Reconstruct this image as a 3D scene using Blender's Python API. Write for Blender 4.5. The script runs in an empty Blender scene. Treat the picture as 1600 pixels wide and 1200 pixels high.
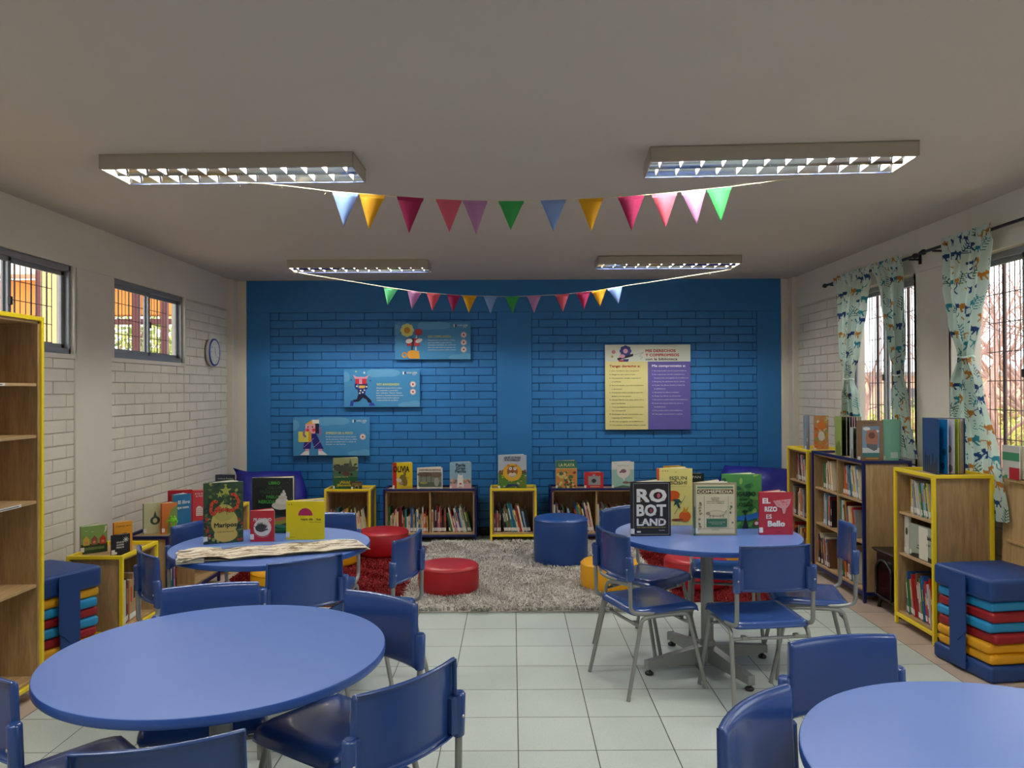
import bpy, math, random
import numpy as np
from mathutils import Matrix, Vector
R = math.radians
random.seed(7)
sc = bpy.context.scene
COL = sc.collection

# ------------------------------------------------------------------ camera, world, exposure
CAM_H = 1.53
cd = bpy.data.cameras.new('camera'); cd.sensor_width = 36; cd.lens = 27.0; cd.clip_start = .05
cam = bpy.data.objects.new('camera', cd); COL.objects.link(cam)
cam.matrix_world = Matrix.Translation((0, 0, CAM_H)) @ Matrix.Rotation(R(90.38), 4, 'X') @ Matrix.Rotation(R(-.25), 4, 'Z')
sc.camera = cam
w = bpy.data.worlds.new('overcast_sky'); sc.world = w; w.use_nodes = True
wn = w.node_tree.nodes; bg = wn['Background']; bg.inputs[0].default_value = (.93, .96, 1, 1); bg.inputs[1].default_value = 2.6
sc.view_settings.view_transform = 'Standard'; sc.view_settings.look = 'None'
sc.view_settings.gamma = 1; sc.view_settings.exposure = 0.67
sc.view_settings.use_curve_mapping = False
TUBE_STRENGTH = 155.0
sc.cycles.caustics_reflective = False; sc.cycles.caustics_refractive = False
sc.cycles.max_bounces = 9; sc.cycles.diffuse_bounces = 5; sc.cycles.glossy_bounces = 3; sc.cycles.transparent_max_bounces = 10

# ------------------------------------------------------------------ materials
def lin(c):
    return tuple((x/255/12.92 if x/255 <= .04045 else ((x/255+.055)/1.055)**2.4) for x in c) + (1,)
_m = {}
def mat(name, rgb, rough=.6, metal=0, spec=.5, noise=None, bump=None, emit=None, trans=0, coat=0):
    if name in _m: return _m[name]
    m = bpy.data.materials.new(name); m.use_nodes = True; nt = m.node_tree; b = nt.nodes['Principled BSDF']
    b.inputs['Base Color'].default_value = lin(rgb); b.inputs['Roughness'].default_value = rough
    b.inputs['Metallic'].default_value = metal; b.inputs['Specular IOR Level'].default_value = spec
    b.inputs['Coat Weight'].default_value = coat
    m.diffuse_color = lin(rgb)
    tc = None
    if noise or bump:
        tc = nt.nodes.new('ShaderNodeTexCoord')
    if noise:
        s, a = noise
        n = nt.nodes.new('ShaderNodeTexNoise'); n.inputs['Scale'].default_value = s; n.inputs['Detail'].default_value = 5
        nt.links.new(tc.outputs['Object'], n.inputs['Vector'])
        r = nt.nodes.new('ShaderNodeMapRange'); r.inputs['From Min'].default_value = .3; r.inputs['From Max'].default_value = .7
        r.inputs['To Min'].default_value = 1-a; r.inputs['To Max'].default_value = 1+a
        nt.links.new(n.outputs['Fac'], r.inputs['Value'])
        h = nt.nodes.new('ShaderNodeHueSaturation'); h.inputs['Color'].default_value = lin(rgb)
        nt.links.new(r.outputs['Result'], h.inputs['Value']); nt.links.new(h.outputs['Color'], b.inputs['Base Color'])
    if bump:
        s, d = bump
        n = nt.nodes.new('ShaderNodeTexNoise'); n.inputs['Scale'].default_value = s; n.inputs['Detail'].default_value = 4
        nt.links.new(tc.outputs['Object'], n.inputs['Vector'])
        bp = nt.nodes.new('ShaderNodeBump'); bp.inputs['Strength'].default_value = .6; bp.inputs['Distance'].default_value = d
        nt.links.new(n.outputs['Fac'], bp.inputs['Height']); nt.links.new(bp.outputs['Normal'], b.inputs['Normal'])
    if emit:
        b.inputs['Emission Color'].default_value = lin(rgb); b.inputs['Emission Strength'].default_value = emit
    if trans:   # thin cloth: light passes through
        t = nt.nodes.new('ShaderNodeBsdfTranslucent'); t.inputs['Color'].default_value = lin(rgb)
        mx = nt.nodes.new('ShaderNodeMixShader'); mx.inputs[0].default_value = trans
        out = nt.nodes['Material Output']
        nt.links.new(b.outputs[0], mx.inputs[1]); nt.links.new(t.outputs[0], mx.inputs[2]); nt.links.new(mx.outputs[0], out.inputs[0])
    _m[name] = m
    return m
def C(rgb, rough=.45):          # plain printed colour
    return mat('print_%d_%d_%d' % tuple(rgb), rgb, rough)
def wood(name, c1, c2, axis='Z', rough=.45):
    m = bpy.data.materials.new(name); m.use_nodes = True; nt = m.node_tree; b = nt.nodes['Principled BSDF']
    tc = nt.nodes.new('ShaderNodeTexCoord'); mp = nt.nodes.new('ShaderNodeMapping')
    mp.inputs['Scale'].default_value = {'Z': (9, 9, .8), 'X': (.8, 9, 9), 'Y': (9, .8, 9)}[axis]
    n = nt.nodes.new('ShaderNodeTexNoise'); n.inputs['Scale'].default_value = 2.2; n.inputs['Detail'].default_value = 8; n.inputs['Distortion'].default_value = 1.2
    n2 = nt.nodes.new('ShaderNodeTexNoise'); n2.inputs['Scale'].default_value = 16; n2.inputs['Detail'].default_value = 4
    mx = nt.nodes.new('ShaderNodeMix'); mx.data_type = 'FLOAT'; mx.inputs[0].default_value = .4
    cr = nt.nodes.new('ShaderNodeValToRGB'); cr.color_ramp.elements[0].position = .36; cr.color_ramp.elements[1].position = .64
    cr.color_ramp.elements[0].color = lin(c1); cr.color_ramp.elements[1].color = lin(c2)
    nt.links.new(tc.outputs['Object'], mp.inputs[0]); nt.links.new(mp.outputs[0], n.inputs[0]); nt.links.new(mp.outputs[0], n2.inputs[0])
    nt.links.new(n.outputs['Fac'], mx.inputs[2]); nt.links.new(n2.outputs['Fac'], mx.inputs[3]); nt.links.new(mx.outputs[0], cr.inputs[0])
    nt.links.new(cr.outputs[0], b.inputs['Base Color']); b.inputs['Roughness'].default_value = rough
    m.diffuse_color = lin(c2)
    return m
WOOD = wood('oak_laminate', (150, 122, 84), (190, 158, 114))
WOODH = wood('oak_laminate_boards', (162, 132, 92), (200, 168, 124), 'X')
PINE = wood('pale_pine', (196, 160, 112), (220, 188, 140))
YEL = mat('yellow_painted_steel', (244, 216, 40), .35)
NAVY = mat('navy_painted_steel', (10, 22, 84), .35)
PLAS = mat('blue_chair_plastic', (42, 72, 134), .24, bump=(300, .0002), coat=.15)
TUBEM = mat('grey_painted_tube', (140, 142, 140), .35, .3)
TTOP = mat('blue_laminate_top', (98, 127, 196), .34, noise=(3, .03))
TEDGE = mat('blue_table_edge', (46, 86, 164), .35)
BLK = mat('black_plastic', (14, 14, 15), .35)
WHITE = mat('white_paint', (222, 216, 204), .75, noise=(1.5, .03), bump=(90, .0008))
WBRICK = mat('white_painted_brick', (226, 221, 208), .7, noise=(6, .05), bump=(45, .0025))
WMORT = mat('white_painted_joint', (204, 198, 186), .8, bump=(60, .002))
CEIL = mat('ceiling_paint', (196, 190, 184), .8, noise=(.8, .03), bump=(70, .0006))
BBRICK = mat('blue_painted_brick', (36, 114, 180), .5, noise=(5, .07), bump=(45, .0025))
BSMOOTH = mat('blue_paint', (36, 114, 180), .5, noise=(1.5, .05), bump=(60, .0012))
BMORT = mat('blue_painted_joint', (14, 80, 150), .7, bump=(60, .002))
ALU = mat('grey_aluminium', (150, 152, 156), .4, .4)
IRON = mat('dark_iron_bar', (96, 74, 70), .6)
PAGE = mat('paper_pages', (222, 216, 200), .7)
LABEL = mat('white_call_label', (226, 226, 222), .6)
CHROME = mat('chrome_reflector', (215, 222, 232), .16, 1.0)
SCREW = mat('zinc_screw', (190, 190, 190), .3, .9)
def glass_mat():
    m = bpy.data.materials.new('window_glass'); m.use_nodes = True; nt = m.node_tree; nt.nodes.remove(nt.nodes['Principled BSDF'])
    t = nt.nodes.new('ShaderNodeBsdfTransparent'); t.inputs[0].default_value = (.93, .95, .94, 1)
    g = nt.nodes.new('ShaderNodeBsdfGlossy'); g.inputs['Roughness'].default_value = .02
    lw = nt.nodes.new('ShaderNodeLayerWeight'); pw = nt.nodes.new('ShaderNodeMath'); pw.operation = 'POWER'; pw.inputs[1].default_value = 5
    f = nt.nodes.new('ShaderNodeMapRange'); f.inputs['To Min'].default_value = .03; f.inputs['To Max'].default_value = .85
    nt.links.new(lw.outputs['Facing'], pw.inputs[0]); nt.links.new(pw.outputs[0], f.inputs['Value'])
    mx = nt.nodes.new('ShaderNodeMixShader')
    nt.links.new(f.outputs[0], mx.inputs[0]); nt.links.new(t.outputs[0], mx.inputs[1]); nt.links.new(g.outputs[0], mx.inputs[2])
    nt.links.new(mx.outputs[0], nt.nodes['Material Output'].inputs[0]); return m
GLASS = glass_mat()

# ------------------------------------------------------------------ mesh helpers
class MB:
    def __init__(s): s.v = []; s.f = []; s.m = []; s.mats = []; s.uv = None; s.sm = []
    def mi(s, m):
        if m not in s.mats: s.mats.append(m)
        return s.mats.index(m)
    def add(s, vs, fs, m, M=None, smooth=False):
        o = len(s.v); k = s.mi(m)
        s.v += [tuple(M @ Vector(p)) for p in vs] if M is not None else [tuple(p) for p in vs]
        for f in fs: s.f.append(tuple(i+o for i in f)); s.m.append(k); s.sm.append(smooth)
    def box(s, x0, x1, y0, y1, z0, z1, m, b=0, M=None):
        if b <= 0:
            vs = [(x, y, z) for x in (x0, x1) for y in (y0, y1) for z in (z0, z1)]
            s.add(vs, [(0, 1, 3, 2), (4, 6, 7, 5), (0, 4, 5, 1), (2, 3, 7, 6), (0, 2, 6, 4), (1, 5, 7, 3)], m, M); return
        c = ((x0+x1)/2, (y0+y1)/2, (z0+z1)/2); h = (abs(x1-x0)/2, abs(y1-y0)/2, abs(z1-z0)/2); b = min(b, min(h)*.9)
        vs = []; idx = {}
        for sx in (-1, 1):
            for sy in (-1, 1):
                for sz in (-1, 1):
                    for a in range(3):
                        p = [sx*(h[0]-b), sy*(h[1]-b), sz*(h[2]-b)]; p[a] = (sx, sy, sz)[a]*h[a]
                        idx[(sx, sy, sz, a)] = len(vs); vs.append(tuple(p[i]+c[i] for i in range(3)))
        fs = []
        for a in range(3):
            o1, o2 = (a+1) % 3, (a+2) % 3
            for sg in (-1, 1):
                q = []
                for (u, v) in ((-1, -1), (1, -1), (1, 1), (-1, 1)):
                    t = [0, 0, 0]; t[a] = sg; t[o1] = u; t[o2] = v; q.append(idx[(*t, a)])
                fs.append(tuple(q) if sg > 0 else tuple(q[::-1]))
        for a in range(3):          # edges running along axis a
            o1, o2 = (a+1) % 3, (a+2) % 3
            for u in (-1, 1):
                for v in (-1, 1):
                    def k(w_, ax): t = [0, 0, 0]; t[a] = w_; t[o1] = u; t[o2] = v; return idx[(*t, ax)]
                    q = (k(-1, o1), k(1, o1), k(1, o2), k(-1, o2)); fs.append(q if u*v < 0 else q[::-1])
        for sx in (-1, 1):
            for sy in (-1, 1):
                for sz in (-1, 1):
                    q = tuple(idx[(sx, sy, sz, a)] for a in range(3)); fs.append(q if sx*sy*sz > 0 else q[::-1])
        s.add(vs, fs, m, M)
    def tube(s, pts, r, m, n=10, M=None, caps=True, closed=False):
        pts = [Vector(p) for p in pts]; N = len(pts); rr = r if isinstance(r, (list, tuple)) else [r]*N
        up = None; vs = []
        for i, p in enumerate(pts):
            if closed: t = (pts[(i+1) % N]-pts[i-1]).normalized()
            else: t = (pts[min(i+1, N-1)]-pts[max(i-1, 0)]).normalized()
            if up is None: up = t.orthogonal().normalized()
            else:
                up = (up - t*up.dot(t)); up = up.normalized() if up.length > 1e-6 else t.orthogonal().normalized()
            sd = t.cross(up)
            for k in range(n):
                a = 2*math.pi*k/n; vs.append(p + (up*math.cos(a)+sd*math.sin(a))*rr[i])
        fs = []
        for i in range(N if closed else N-1):
            j = (i+1) % N
            for k in range(n): fs.append((i*n+k, i*n+(k+1) % n, j*n+(k+1) % n, j*n+k))
        s.add(vs, fs, m, M, True)
        if caps and not closed:
            s.add(vs[:n], [tuple(range(n))[::-1]], m, M); s.add(vs[-n:], [tuple(range(n))], m, M)
    def lathe(s, prof, m, n=48, M=None, cap0=True, cap1=True, smooth=True):
        vs = []
        for r, z in prof:
            for k in range(n): a = 2*math.pi*k/n; vs.append((r*math.cos(a), r*math.sin(a), z))
        fs = []
        for i in range(len(prof)-1):
            for k in range(n): fs.append((i*n+k, i*n+(k+1) % n, (i+1)*n+(k+1) % n, (i+1)*n+k))
        s.add(vs, fs, m, M, smooth)
        if cap0: s.add(vs[:n], [tuple(range(n))[::-1]], m, M)
        if cap1: s.add(vs[-n:], [tuple(range(n))], m, M)
    def prism(s, poly, d, m, M=None):      # polygon in XY (ccw), extruded z 0..d
        n = len(poly); vs = [(x, y, 0) for x, y in poly]+[(x, y, d) for x, y in poly]
        s.add(vs, [tuple(range(n))[::-1], tuple(range(n, 2*n))]+[(k, (k+1) % n, n+(k+1) % n, n+k) for k in range(n)], m, M)
    def grid(s, fn, us, vs_, m, M=None, flip=False):
        P = [fn(u, v) for u in us for v in vs_]; nv = len(vs_); fs = []
        for i in range(len(us)-1):
            for j in range(nv-1):
                q = (i*nv+j, (i+1)*nv+j, (i+1)*nv+j+1, i*nv+j+1); fs.append(q[::-1] if flip else q)
        s.add(P, fs, m, M, True)
    def build(s, name, parent=None, loc=None, M=None):
        me = bpy.data.meshes.new(name); me.from_pydata(s.v, [], s.f)
        for m in s.mats: me.materials.append(m)
        me.polygons.foreach_set('material_index', s.m); me.polygons.foreach_set('use_smooth', s.sm); me.update()
        o = bpy.data.objects.new(name, me); COL.objects.link(o)
        if parent is not None: o.parent = parent
        if loc: o.location = loc
        if M is not None: o.matrix_local = M
        return o
def soft(s, sx, sy, sz, r, m, M=None, n=7, crown=0, wob=0):   # rounded cushion body centred on origin
    for a in range(3):
        o1, o2 = (a+1) % 3, (a+2) % 3; h = (sx/2, sy/2, sz/2)
        for sg in (-1, 1):
            def fn(u, v):
                p = [0, 0, 0]; p[a] = sg*h[a]; p[o1] = u*h[o1]; p[o2] = v*h[o2]
                q = [max(-(h[i]-r), min(h[i]-r, p[i])) for i in range(3)]; d = Vector([p[i]-q[i] for i in range(3)])
                if d.length > 1e-9: d = d.normalized()*r
                p = [q[i]+d[i] for i in range(3)]
                cr = crown*(1-(p[0]/h[0])**2)*(1-(p[1]/h[1])**2); p[2] += cr*(1 if p[2] > 0 else -1)
                if wob: 
                    k = wob*(math.sin(p[0]*23+p[2]*9)+math.sin(p[1]*29+1.3)); p[2] += k*.5
                    p[0] += wob*math.sin(p[1]*17+p[2]*30)*.6
                return p
            us = [-1, -.97, -.93, -.85]+[-.7+1.4*i/(n-1) for i in range(n)]+[.85, .93, .97, 1]
            s.grid(fn, us, us, m, M, flip=(sg < 0))
def props(o, label, cat=None, group=None, kind=None):
    if label: o['label'] = label
    if cat: o['category'] = cat
    if group: o['group'] = group
    if kind: o['kind'] = kind
    return o
def thing(name, label, cat, loc=(0, 0, 0), rz=0, group=None):
    o = bpy.data.objects.new(name, None); COL.objects.link(o); o.location = loc; o.rotation_euler = (0, 0, rz); o.empty_display_size = .05
    return props(o, label, cat, group)
def dup(root, loc, rz, label):
    r = root.copy(); COL.objects.link(r); r.location = loc; r.rotation_euler = (0, 0, rz); r['label'] = label
    for ch in list(root.children):
        c = ch.copy(); COL.objects.link(c); c.parent = r
        for g in ch.children:
            d = g.copy(); COL.objects.link(d); d.parent = c
    return r
def T(x, y, z): return Matrix.Translation((x, y, z))
def RZ(d): return Matrix.Rotation(R(d), 4, 'Z')
def RX(d): return Matrix.Rotation(R(d), 4, 'X')
def RY(d): return Matrix.Rotation(R(d), 4, 'Y')
_t = {}
def text_geo(body, bold=0.0):
    k = (body, bold)
    if k not in _t:
        cu = bpy.data.curves.new('lettering', 'FONT'); cu.body = body; cu.size = 1; cu.resolution_u = 2; cu.fill_mode = 'FRONT'
        o = bpy.data.objects.new('lettering', cu); COL.objects.link(o)
        dg = bpy.context.evaluated_depsgraph_get(); me = o.evaluated_get(dg).to_mesh()
        vs = [tuple(v.co) for v in me.vertices]; fs = [tuple(p.vertices) for p in me.polygons]
        o.evaluated_get(dg).to_mesh_clear(); bpy.data.objects.remove(o); bpy.data.curves.remove(cu)
        xs = [v[0] for v in vs] or [0]; _t[k] = (vs, fs, min(xs), max(xs))
    return _t[k]
# flat print on a face: local plane (x right, z up), facing -y. items are in metres
def clip(P, W, H):
    for ax, lim, sg in ((0, 0, 1), (0, W, -1), (1, 0, 1), (1, H, -1)):
        out = []
        for a, b_ in zip(P, P[1:]+P[:1]):
            da, db = sg*(a[ax]-lim), sg*(b_[ax]-lim)
            if da >= 0: out.append(a)
            if da*db < 0: k = da/(da-db); out.append((a[0]+(b_[0]-a[0])*k, a[1]+(b_[1]-a[1])*k))
        P = out
        if len(P) < 3: return []
    return P
def draw(mb, items, M=None, step=.00012, y0=-.0002, box=None):
    n_lay = sum((5 if (len(it) > 8 and it[8]) else 2) if it[0] == 't' else 1 for it in items); step = min(step, .0035/max(1, n_lay)); y = y0+step
    for i, it in enumerate(items):
        y -= step; k = it[0]
        if k == 'r':
            _, x, z, w_, h_, c = it; P = [(x, z), (x+w_, z), (x+w_, z+h_), (x, z+h_)]
        elif k == 'c':
            _, x, z, r, c = it; P = [(x+r*math.cos(2*math.pi*q/20), z+r*math.sin(2*math.pi*q/20)) for q in range(20)]
        elif k == 'e':
            _, x, z, rx, rz_, c = it[:6]; an = R(it[6]) if len(it) > 6 else 0
            P = [(x+rx*math.cos(t)*math.cos(an)-rz_*math.sin(t)*math.sin(an), z+rx*math.cos(t)*math.sin(an)+rz_*math.sin(t)*math.cos(an)) for t in [2*math.pi*q/20 for q in range(20)]]
        elif k == 'p':
            _, P, c = it
            ar = sum(P[q][0]*P[(q+1) % len(P)][1]-P[(q+1) % len(P)][0]*P[q][1] for q in range(len(P)))
            if ar < 0: P = P[::-1]
        elif k == 's':
            _, x, z, r, c = it; P = [(x+(r if q % 2 == 0 else r*.42)*math.sin(math.pi*q/5), z+(r if q % 2 == 0 else r*.42)*math.cos(math.pi*q/5)) for q in range(10)][::-1]
        elif k == 'l':
            _, pts, wd, c = it; m = C(c)
            for (a, b_) in zip(pts, pts[1:]):
                dx, dz = b_[0]-a[0], b_[1]-a[1]; L = math.hypot(dx, dz) or 1; nx, nz = -dz/L*wd/2, dx/L*wd/2
                mb.add([(a[0]-nx, y, a[1]-nz), (b_[0]-nx, y, b_[1]-nz), (b_[0]+nx, y, b_[1]+nz), (a[0]+nx, y, a[1]+nz)], [(0, 1, 2, 3)], m, M)
            continue
        elif k == 't':            # text: string, x, z(baseline), height, colour, [width or None], [align], [bold]
            _, s_, x, z, hh, c = it[:6]; wd = it[6] if len(it) > 6 else None; al = it[7] if len(it) > 7 else 'l'; bo = it[8] if len(it) > 8 else 0
            vs, fs, a, b_ = text_geo(s_); sc_z = hh/.72; sx = (wd/(b_-a)) if wd else sc_z; W = (b_-a)*sx
            ox = x - (W/2 if al == 'c' else (W if al == 'r' else 0)); bb_ = (.012+bo*1.1)*1.0      # heavier strokes: the outline laid down again slightly shifted
            for (qx, qz) in ([(-1, -1), (1, -1), (-1, 1), (1, 1), (0, 0)] if bo else [(-1, 0), (1, 0)]):
                mb.add([(ox+(v[0]-a+qx*bb_)*sx, y, z+(v[1]+qz*bb_)*sc_z) for v in vs], fs, C(c), M); y -= step
            continue
        if box: P = clip([tuple(p_) for p_ in P], *box)
        if len(P) > 2: mb.add([(x_, y, z_) for x_, z_ in P], [tuple(range(len(P)))], C(c), M)

# ------------------------------------------------------------------ room shell
XL, XR, YB, YF, ZC = -2.93, 2.95, 8.06, -1.3, 2.68
ZBEAM = 2.365
def floor_material():
    m = bpy.data.materials.new('speckled_floor_tile'); m.use_nodes = True; nt = m.node_tree; b = nt.nodes['Principled BSDF']
    N = nt.nodes.new; L = nt.links.new
    tc = N('ShaderNodeTexCoord'); mp = N('ShaderNodeMapping'); mp.inputs['Location'].default_value = (-.02+33.05, -3.26+33.05, 0)
    L(tc.outputs['Object'], mp.inputs[0])
    br = N('ShaderNodeTexBrick'); br.offset = 0; br.squash = 1; br.inputs['Scale'].default_value = 1
    br.inputs['Brick Width'].default_value = .3305; br.inputs['Row Height'].default_value = .3305
    br.inputs['Mortar Size'].default_value = .0022; br.inputs['Mortar Smooth'].default_value = .1; br.inputs['Bias'].default_value = 0
    br.inputs['Color1'].default_value = lin((188, 199, 193)); br.inputs['Color2'].default_value = lin((197, 207, 201)); br.inputs['Mortar'].default_value = lin((62, 62, 58))
    L(mp.outputs[0], br.inputs['Vector'])
    br2 = N('ShaderNodeTexBrick'); br2.offset = 0
    for k in ('Scale', 'Brick Width', 'Row Height', 'Mortar Size', 'Mortar Smooth', 'Bias', 'Mortar'): br2.inputs[k].default_value = br.inputs[k].default_value
    br2.inputs['Color1'].default_value = lin((186, 168, 153)); br2.inputs['Color2'].default_value = lin((194, 175, 160))
    L(mp.outputs[0], br2.inputs['Vector'])
    sx = N('ShaderNodeSeparateXYZ'); L(tc.outputs['Object'], sx.inputs[0])
    sh = N('ShaderNodeMath'); sh.operation = 'SUBTRACT'; sh.inputs[1].default_value = .02; L(sx.outputs[0], sh.inputs[0])
    ab = N('ShaderNodeMath'); ab.operation = 'ABSOLUTE'; L(sh.outputs[0], ab.inputs[0])
    gt = N('ShaderNodeMath'); gt.operation = 'GREATER_THAN'; gt.inputs[1].default_value = .3305*7; L(ab.outputs[0], gt.inputs[0])
    mx = N('ShaderNodeMix'); mx.data_type = 'RGBA'; L(gt.outputs[0], mx.inputs[0]); L(br.outputs[0], mx.inputs[6]); L(br2.outputs[0], mx.inputs[7])
    n = N('ShaderNodeTexNoise'); n.inputs['Scale'].default_value = 260; n.inputs['Detail'].default_value = 2; L(tc.outputs['Object'], n.inputs[0])
    mr = N('ShaderNodeMapRange'); mr.inputs['From Min'].default_value = .3; mr.inputs['From Max'].default_value = .45; mr.inputs['To Min'].default_value = .70; mr.inputs['To Max'].default_value = 1; L(n.outputs['Fac'], mr.inputs['Value'])
    n2 = N('ShaderNodeTexNoise'); n2.inputs['Scale'].default_value = 2; L(tc.outputs['Object'], n2.inputs[0])
    mr2 = N('ShaderNodeMapRange'); mr2.inputs['To Min'].default_value = .88; mr2.inputs['To Max'].default_value = 1.1; L(n2.outputs['Fac'], mr2.inputs['Value'])
    mu = N('ShaderNodeMath'); mu.operation = 'MULTIPLY'; L(mr.outputs[0], mu.inputs[0]); L(mr2.outputs[0], mu.inputs[1])
    h = N('ShaderNodeHueSaturation'); L(mx.outputs[2], h.inputs['Color']); L(mu.outputs[0], h.inputs['Value']); L(h.outputs[0], b.inputs['Base Color'])
    b.inputs['Roughness'].default_value = .42
    bp = N('ShaderNodeBump'); bp.inputs['Distance'].default_value = .0015; bp.invert = True; L(br.outputs['Fac'], bp.inputs['Height']); L(bp.outputs[0], b.inputs['Normal'])
    return m
mb = MB(); mb.box(XL-.3, XR+.3, YF-.2, YB+.2, -.1, 0, floor_material()); props(mb.build('floor'), None, kind='structure')
mb = MB(); mb.box(XL-.3, XR+.3, YF-.2, YB+.2, ZC, ZC+.12, CEIL); props(mb.build('ceiling'), None, kind='structure')

def bricks(mb, fn, u0, u1, v0, v1, m, holes=(), phase=0.0, bl=.30, ch=.0838, g=.0022, d=.010, vtop=None):
    """courses of slightly uneven painted bricks; fn(u, v, d) -> xyz"""
    rnd = random.Random(int(u0*100)+int(v1*1000)); row = 0; v = v0
    while v < v1-.01:
        va, vb = v+g, min(v+ch, v1)-g
        u = u0-((row % 2)*.5+phase)*bl
        while u < u1:
            a, b_ = max(u, u0)+(g if u > u0 else 0), min(u+bl, u1)-g
            segs = [(a, b_)]
            for (h0, h1, k0, k1) in holes:
                if vb > k0+.02 and va < k1-.02:
                    ns = []
                    for (p, q) in segs:
                        if q <= h0 or p >= h1: ns.append((p, q)); continue
                        if p < h0: ns.append((p, h0))
                        if q > h1: ns.append((h1, q))
                    segs = ns
            for (p, q) in segs:
                if q-p < .02: continue
                dd = d+rnd.uniform(-.0022, .0022); c = .0025; j = [rnd.uniform(-.0013, .0013) for _ in range(8)]
                P = [fn(p+j[0], va+j[1], 0), fn(q+j[2], va+j[3], 0), fn(q+j[4], vb+j[5], 0), fn(p+j[6], vb+j[7], 0),
                     fn(p+c, va+c, dd), fn(q-c, va+c, dd+j[0]), fn(q-c, vb-c, dd+j[1]), fn(p+c, vb-c, dd+j[2])]
                mb.add(P, [(4, 5, 6, 7), (0, 1, 5, 4), (1, 2, 6, 5), (2, 3, 7, 6), (3, 0, 4, 7)], m)
            u += bl
        v += ch; row += 1
# back wall
mb = MB()
mb.box(XL-.2, XR+.2, YB+.03, YB+.2, 0, ZC, BMORT)
fb = lambda u, v, d: (u, YB+.03-d, v)
bx0, bx1 = -2.79, 2.83
bricks(mb, fb, -2.54, -.16, .0, 2.345, BBRICK, phase=.2)
bricks(mb, fb, .21, 2.58, .0, 2.345, BBRICK, phase=.75)
for (a, b_) in ((bx0, -2.54), (-.16, .21), (2.58, bx1)): mb.box(a, b_, YB+.012, YB+.05, 0, 2.345, BSMOOTH, .004)
mb.box(bx0, bx1, YB+.012, YB+.05, 2.345, ZC, BSMOOTH)
for (a, b_) in ((XL-.02, bx0), (bx1, XR+.02)): mb.box(a, b_, YB, YB+.05, 0, ZC, WHITE, .003)
props(mb.build('wall_back'), None, kind='structure')
mb = MB(); mb.box(bx0, bx1, YB-.003, YB+.02, 0, .075, mat('dark_plinth_paint', (12, 22, 44), .5), .003); props(mb.build('baseboard_back'), None, kind='structure')
# side walls: bays of openings (y0, y1, z0, z1)
LW = [(5.65, 6.89, 1.775, ZBEAM), (3.90, 5.15, 1.775, ZBEAM), (2.2, 3.45, 1.775, ZBEAM), (.5, 1.75, 1.775, ZBEAM)]
RW = [(5.62, 6.86, .95, ZBEAM), (3.90, 5.16, .95, ZBEAM), (2.2, 3.45, .95, ZBEAM), (.5, 1.75, .95, ZBEAM)]
def side_wall(name, x, sg, wins, TH=.2):
    """inner face at x, outside towards sg"""
    mb = MB(); xm = x+sg*.022
    def bx(y0, y1, z0, z1, m, a=xm, b_=None):
        b_ = x+sg*TH if b_ is None else b_; mb.box(min(a, b_), max(a, b_), y0, y1, z0, z1, m)
    ys = sorted(wins); z0, z1 = ys[0][2], ys[0][3]
    bx(YF, YB+.1, 0, z0, WMORT); bx(YF, YB+.1, z1, ZC, WMORT)
    edges = [YF]+[e for w_ in ys for e in w_[:2]]+[YB+.1]
    for a, b_ in zip(edges[::2], edges[1::2]): bx(a, b_, z0, z1, WMORT)
    for w_ in ys:                                   # smooth painted reveals
        y0, y1 = w_[:2]; e = .008
        mb.box(min(x, x+sg*TH), max(x, x+sg*TH), y0-.02, y0+e, z0, z1, WHITE); mb.box(min(x, x+sg*TH), max(x, x+sg*TH), y1-e, y1+.02, z0, z1, WHITE)
        mb.box(min(x+sg*.004, x+sg*TH), max(x+sg*.004, x+sg*TH), y0-.02, y1+.02, z0-.03, z0, WHITE)
    # smooth beam and pilasters
    mb.box(min(x, xm+sg*.01), max(x, xm+sg*.01), YF, YB, z1, ZC, WHITE)
    pil = [(3.45, 3.90), (5.16, 5.63), (1.75, 2.2), (YF, .5)]
    for a, b_ in pil: mb.box(min(x, xm+sg*.01), max(x, xm+sg*.01), a, b_, 0, z1, WHITE, .003)
    fn = lambda u, v, d: (xm-sg*d, u, v)
    fn2 = (lambda u, v, d: fn(-u, v, d)) if sg < 0 else fn
    def br(a, b_, t, ph):
        if sg > 0: bricks(mb, lambda u, v, d: (xm-d, -u, v), -b_, -a, 0, t, WBRICK, phase=ph)
        else: bricks(mb, lambda u, v, d: (xm+d, u, v), a, b_, 0, t, WBRICK, phase=ph)
    br(5.63, 6.89, z0-.03, .3); br(3.90, 5.16, z0-.03, .6); br(2.2, 3.45, z0-.03, .6); br(.5, 1.75, z0-.03, .6)
    br(6.89, 7.93, z1-.01, .1)
    mb.box(x-(.0 if sg > 0 else -.0)-sg*.05, x+sg*.03, 7.93, YB, 0, ZC, mat('cream_paint', (214, 208, 195), .7), .006)
    return props(mb.build(name), None, kind='structure')
side_wall('wall_left', XL, -1, LW, .12)
side_wall('wall_right', XR, 1, RW)
mb = MB(); mb.box(XL-.3, XR+.3, YF-.15, YF, 0, ZC, WHITE); props(mb.build('wall_front'), None, kind='structure')

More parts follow.
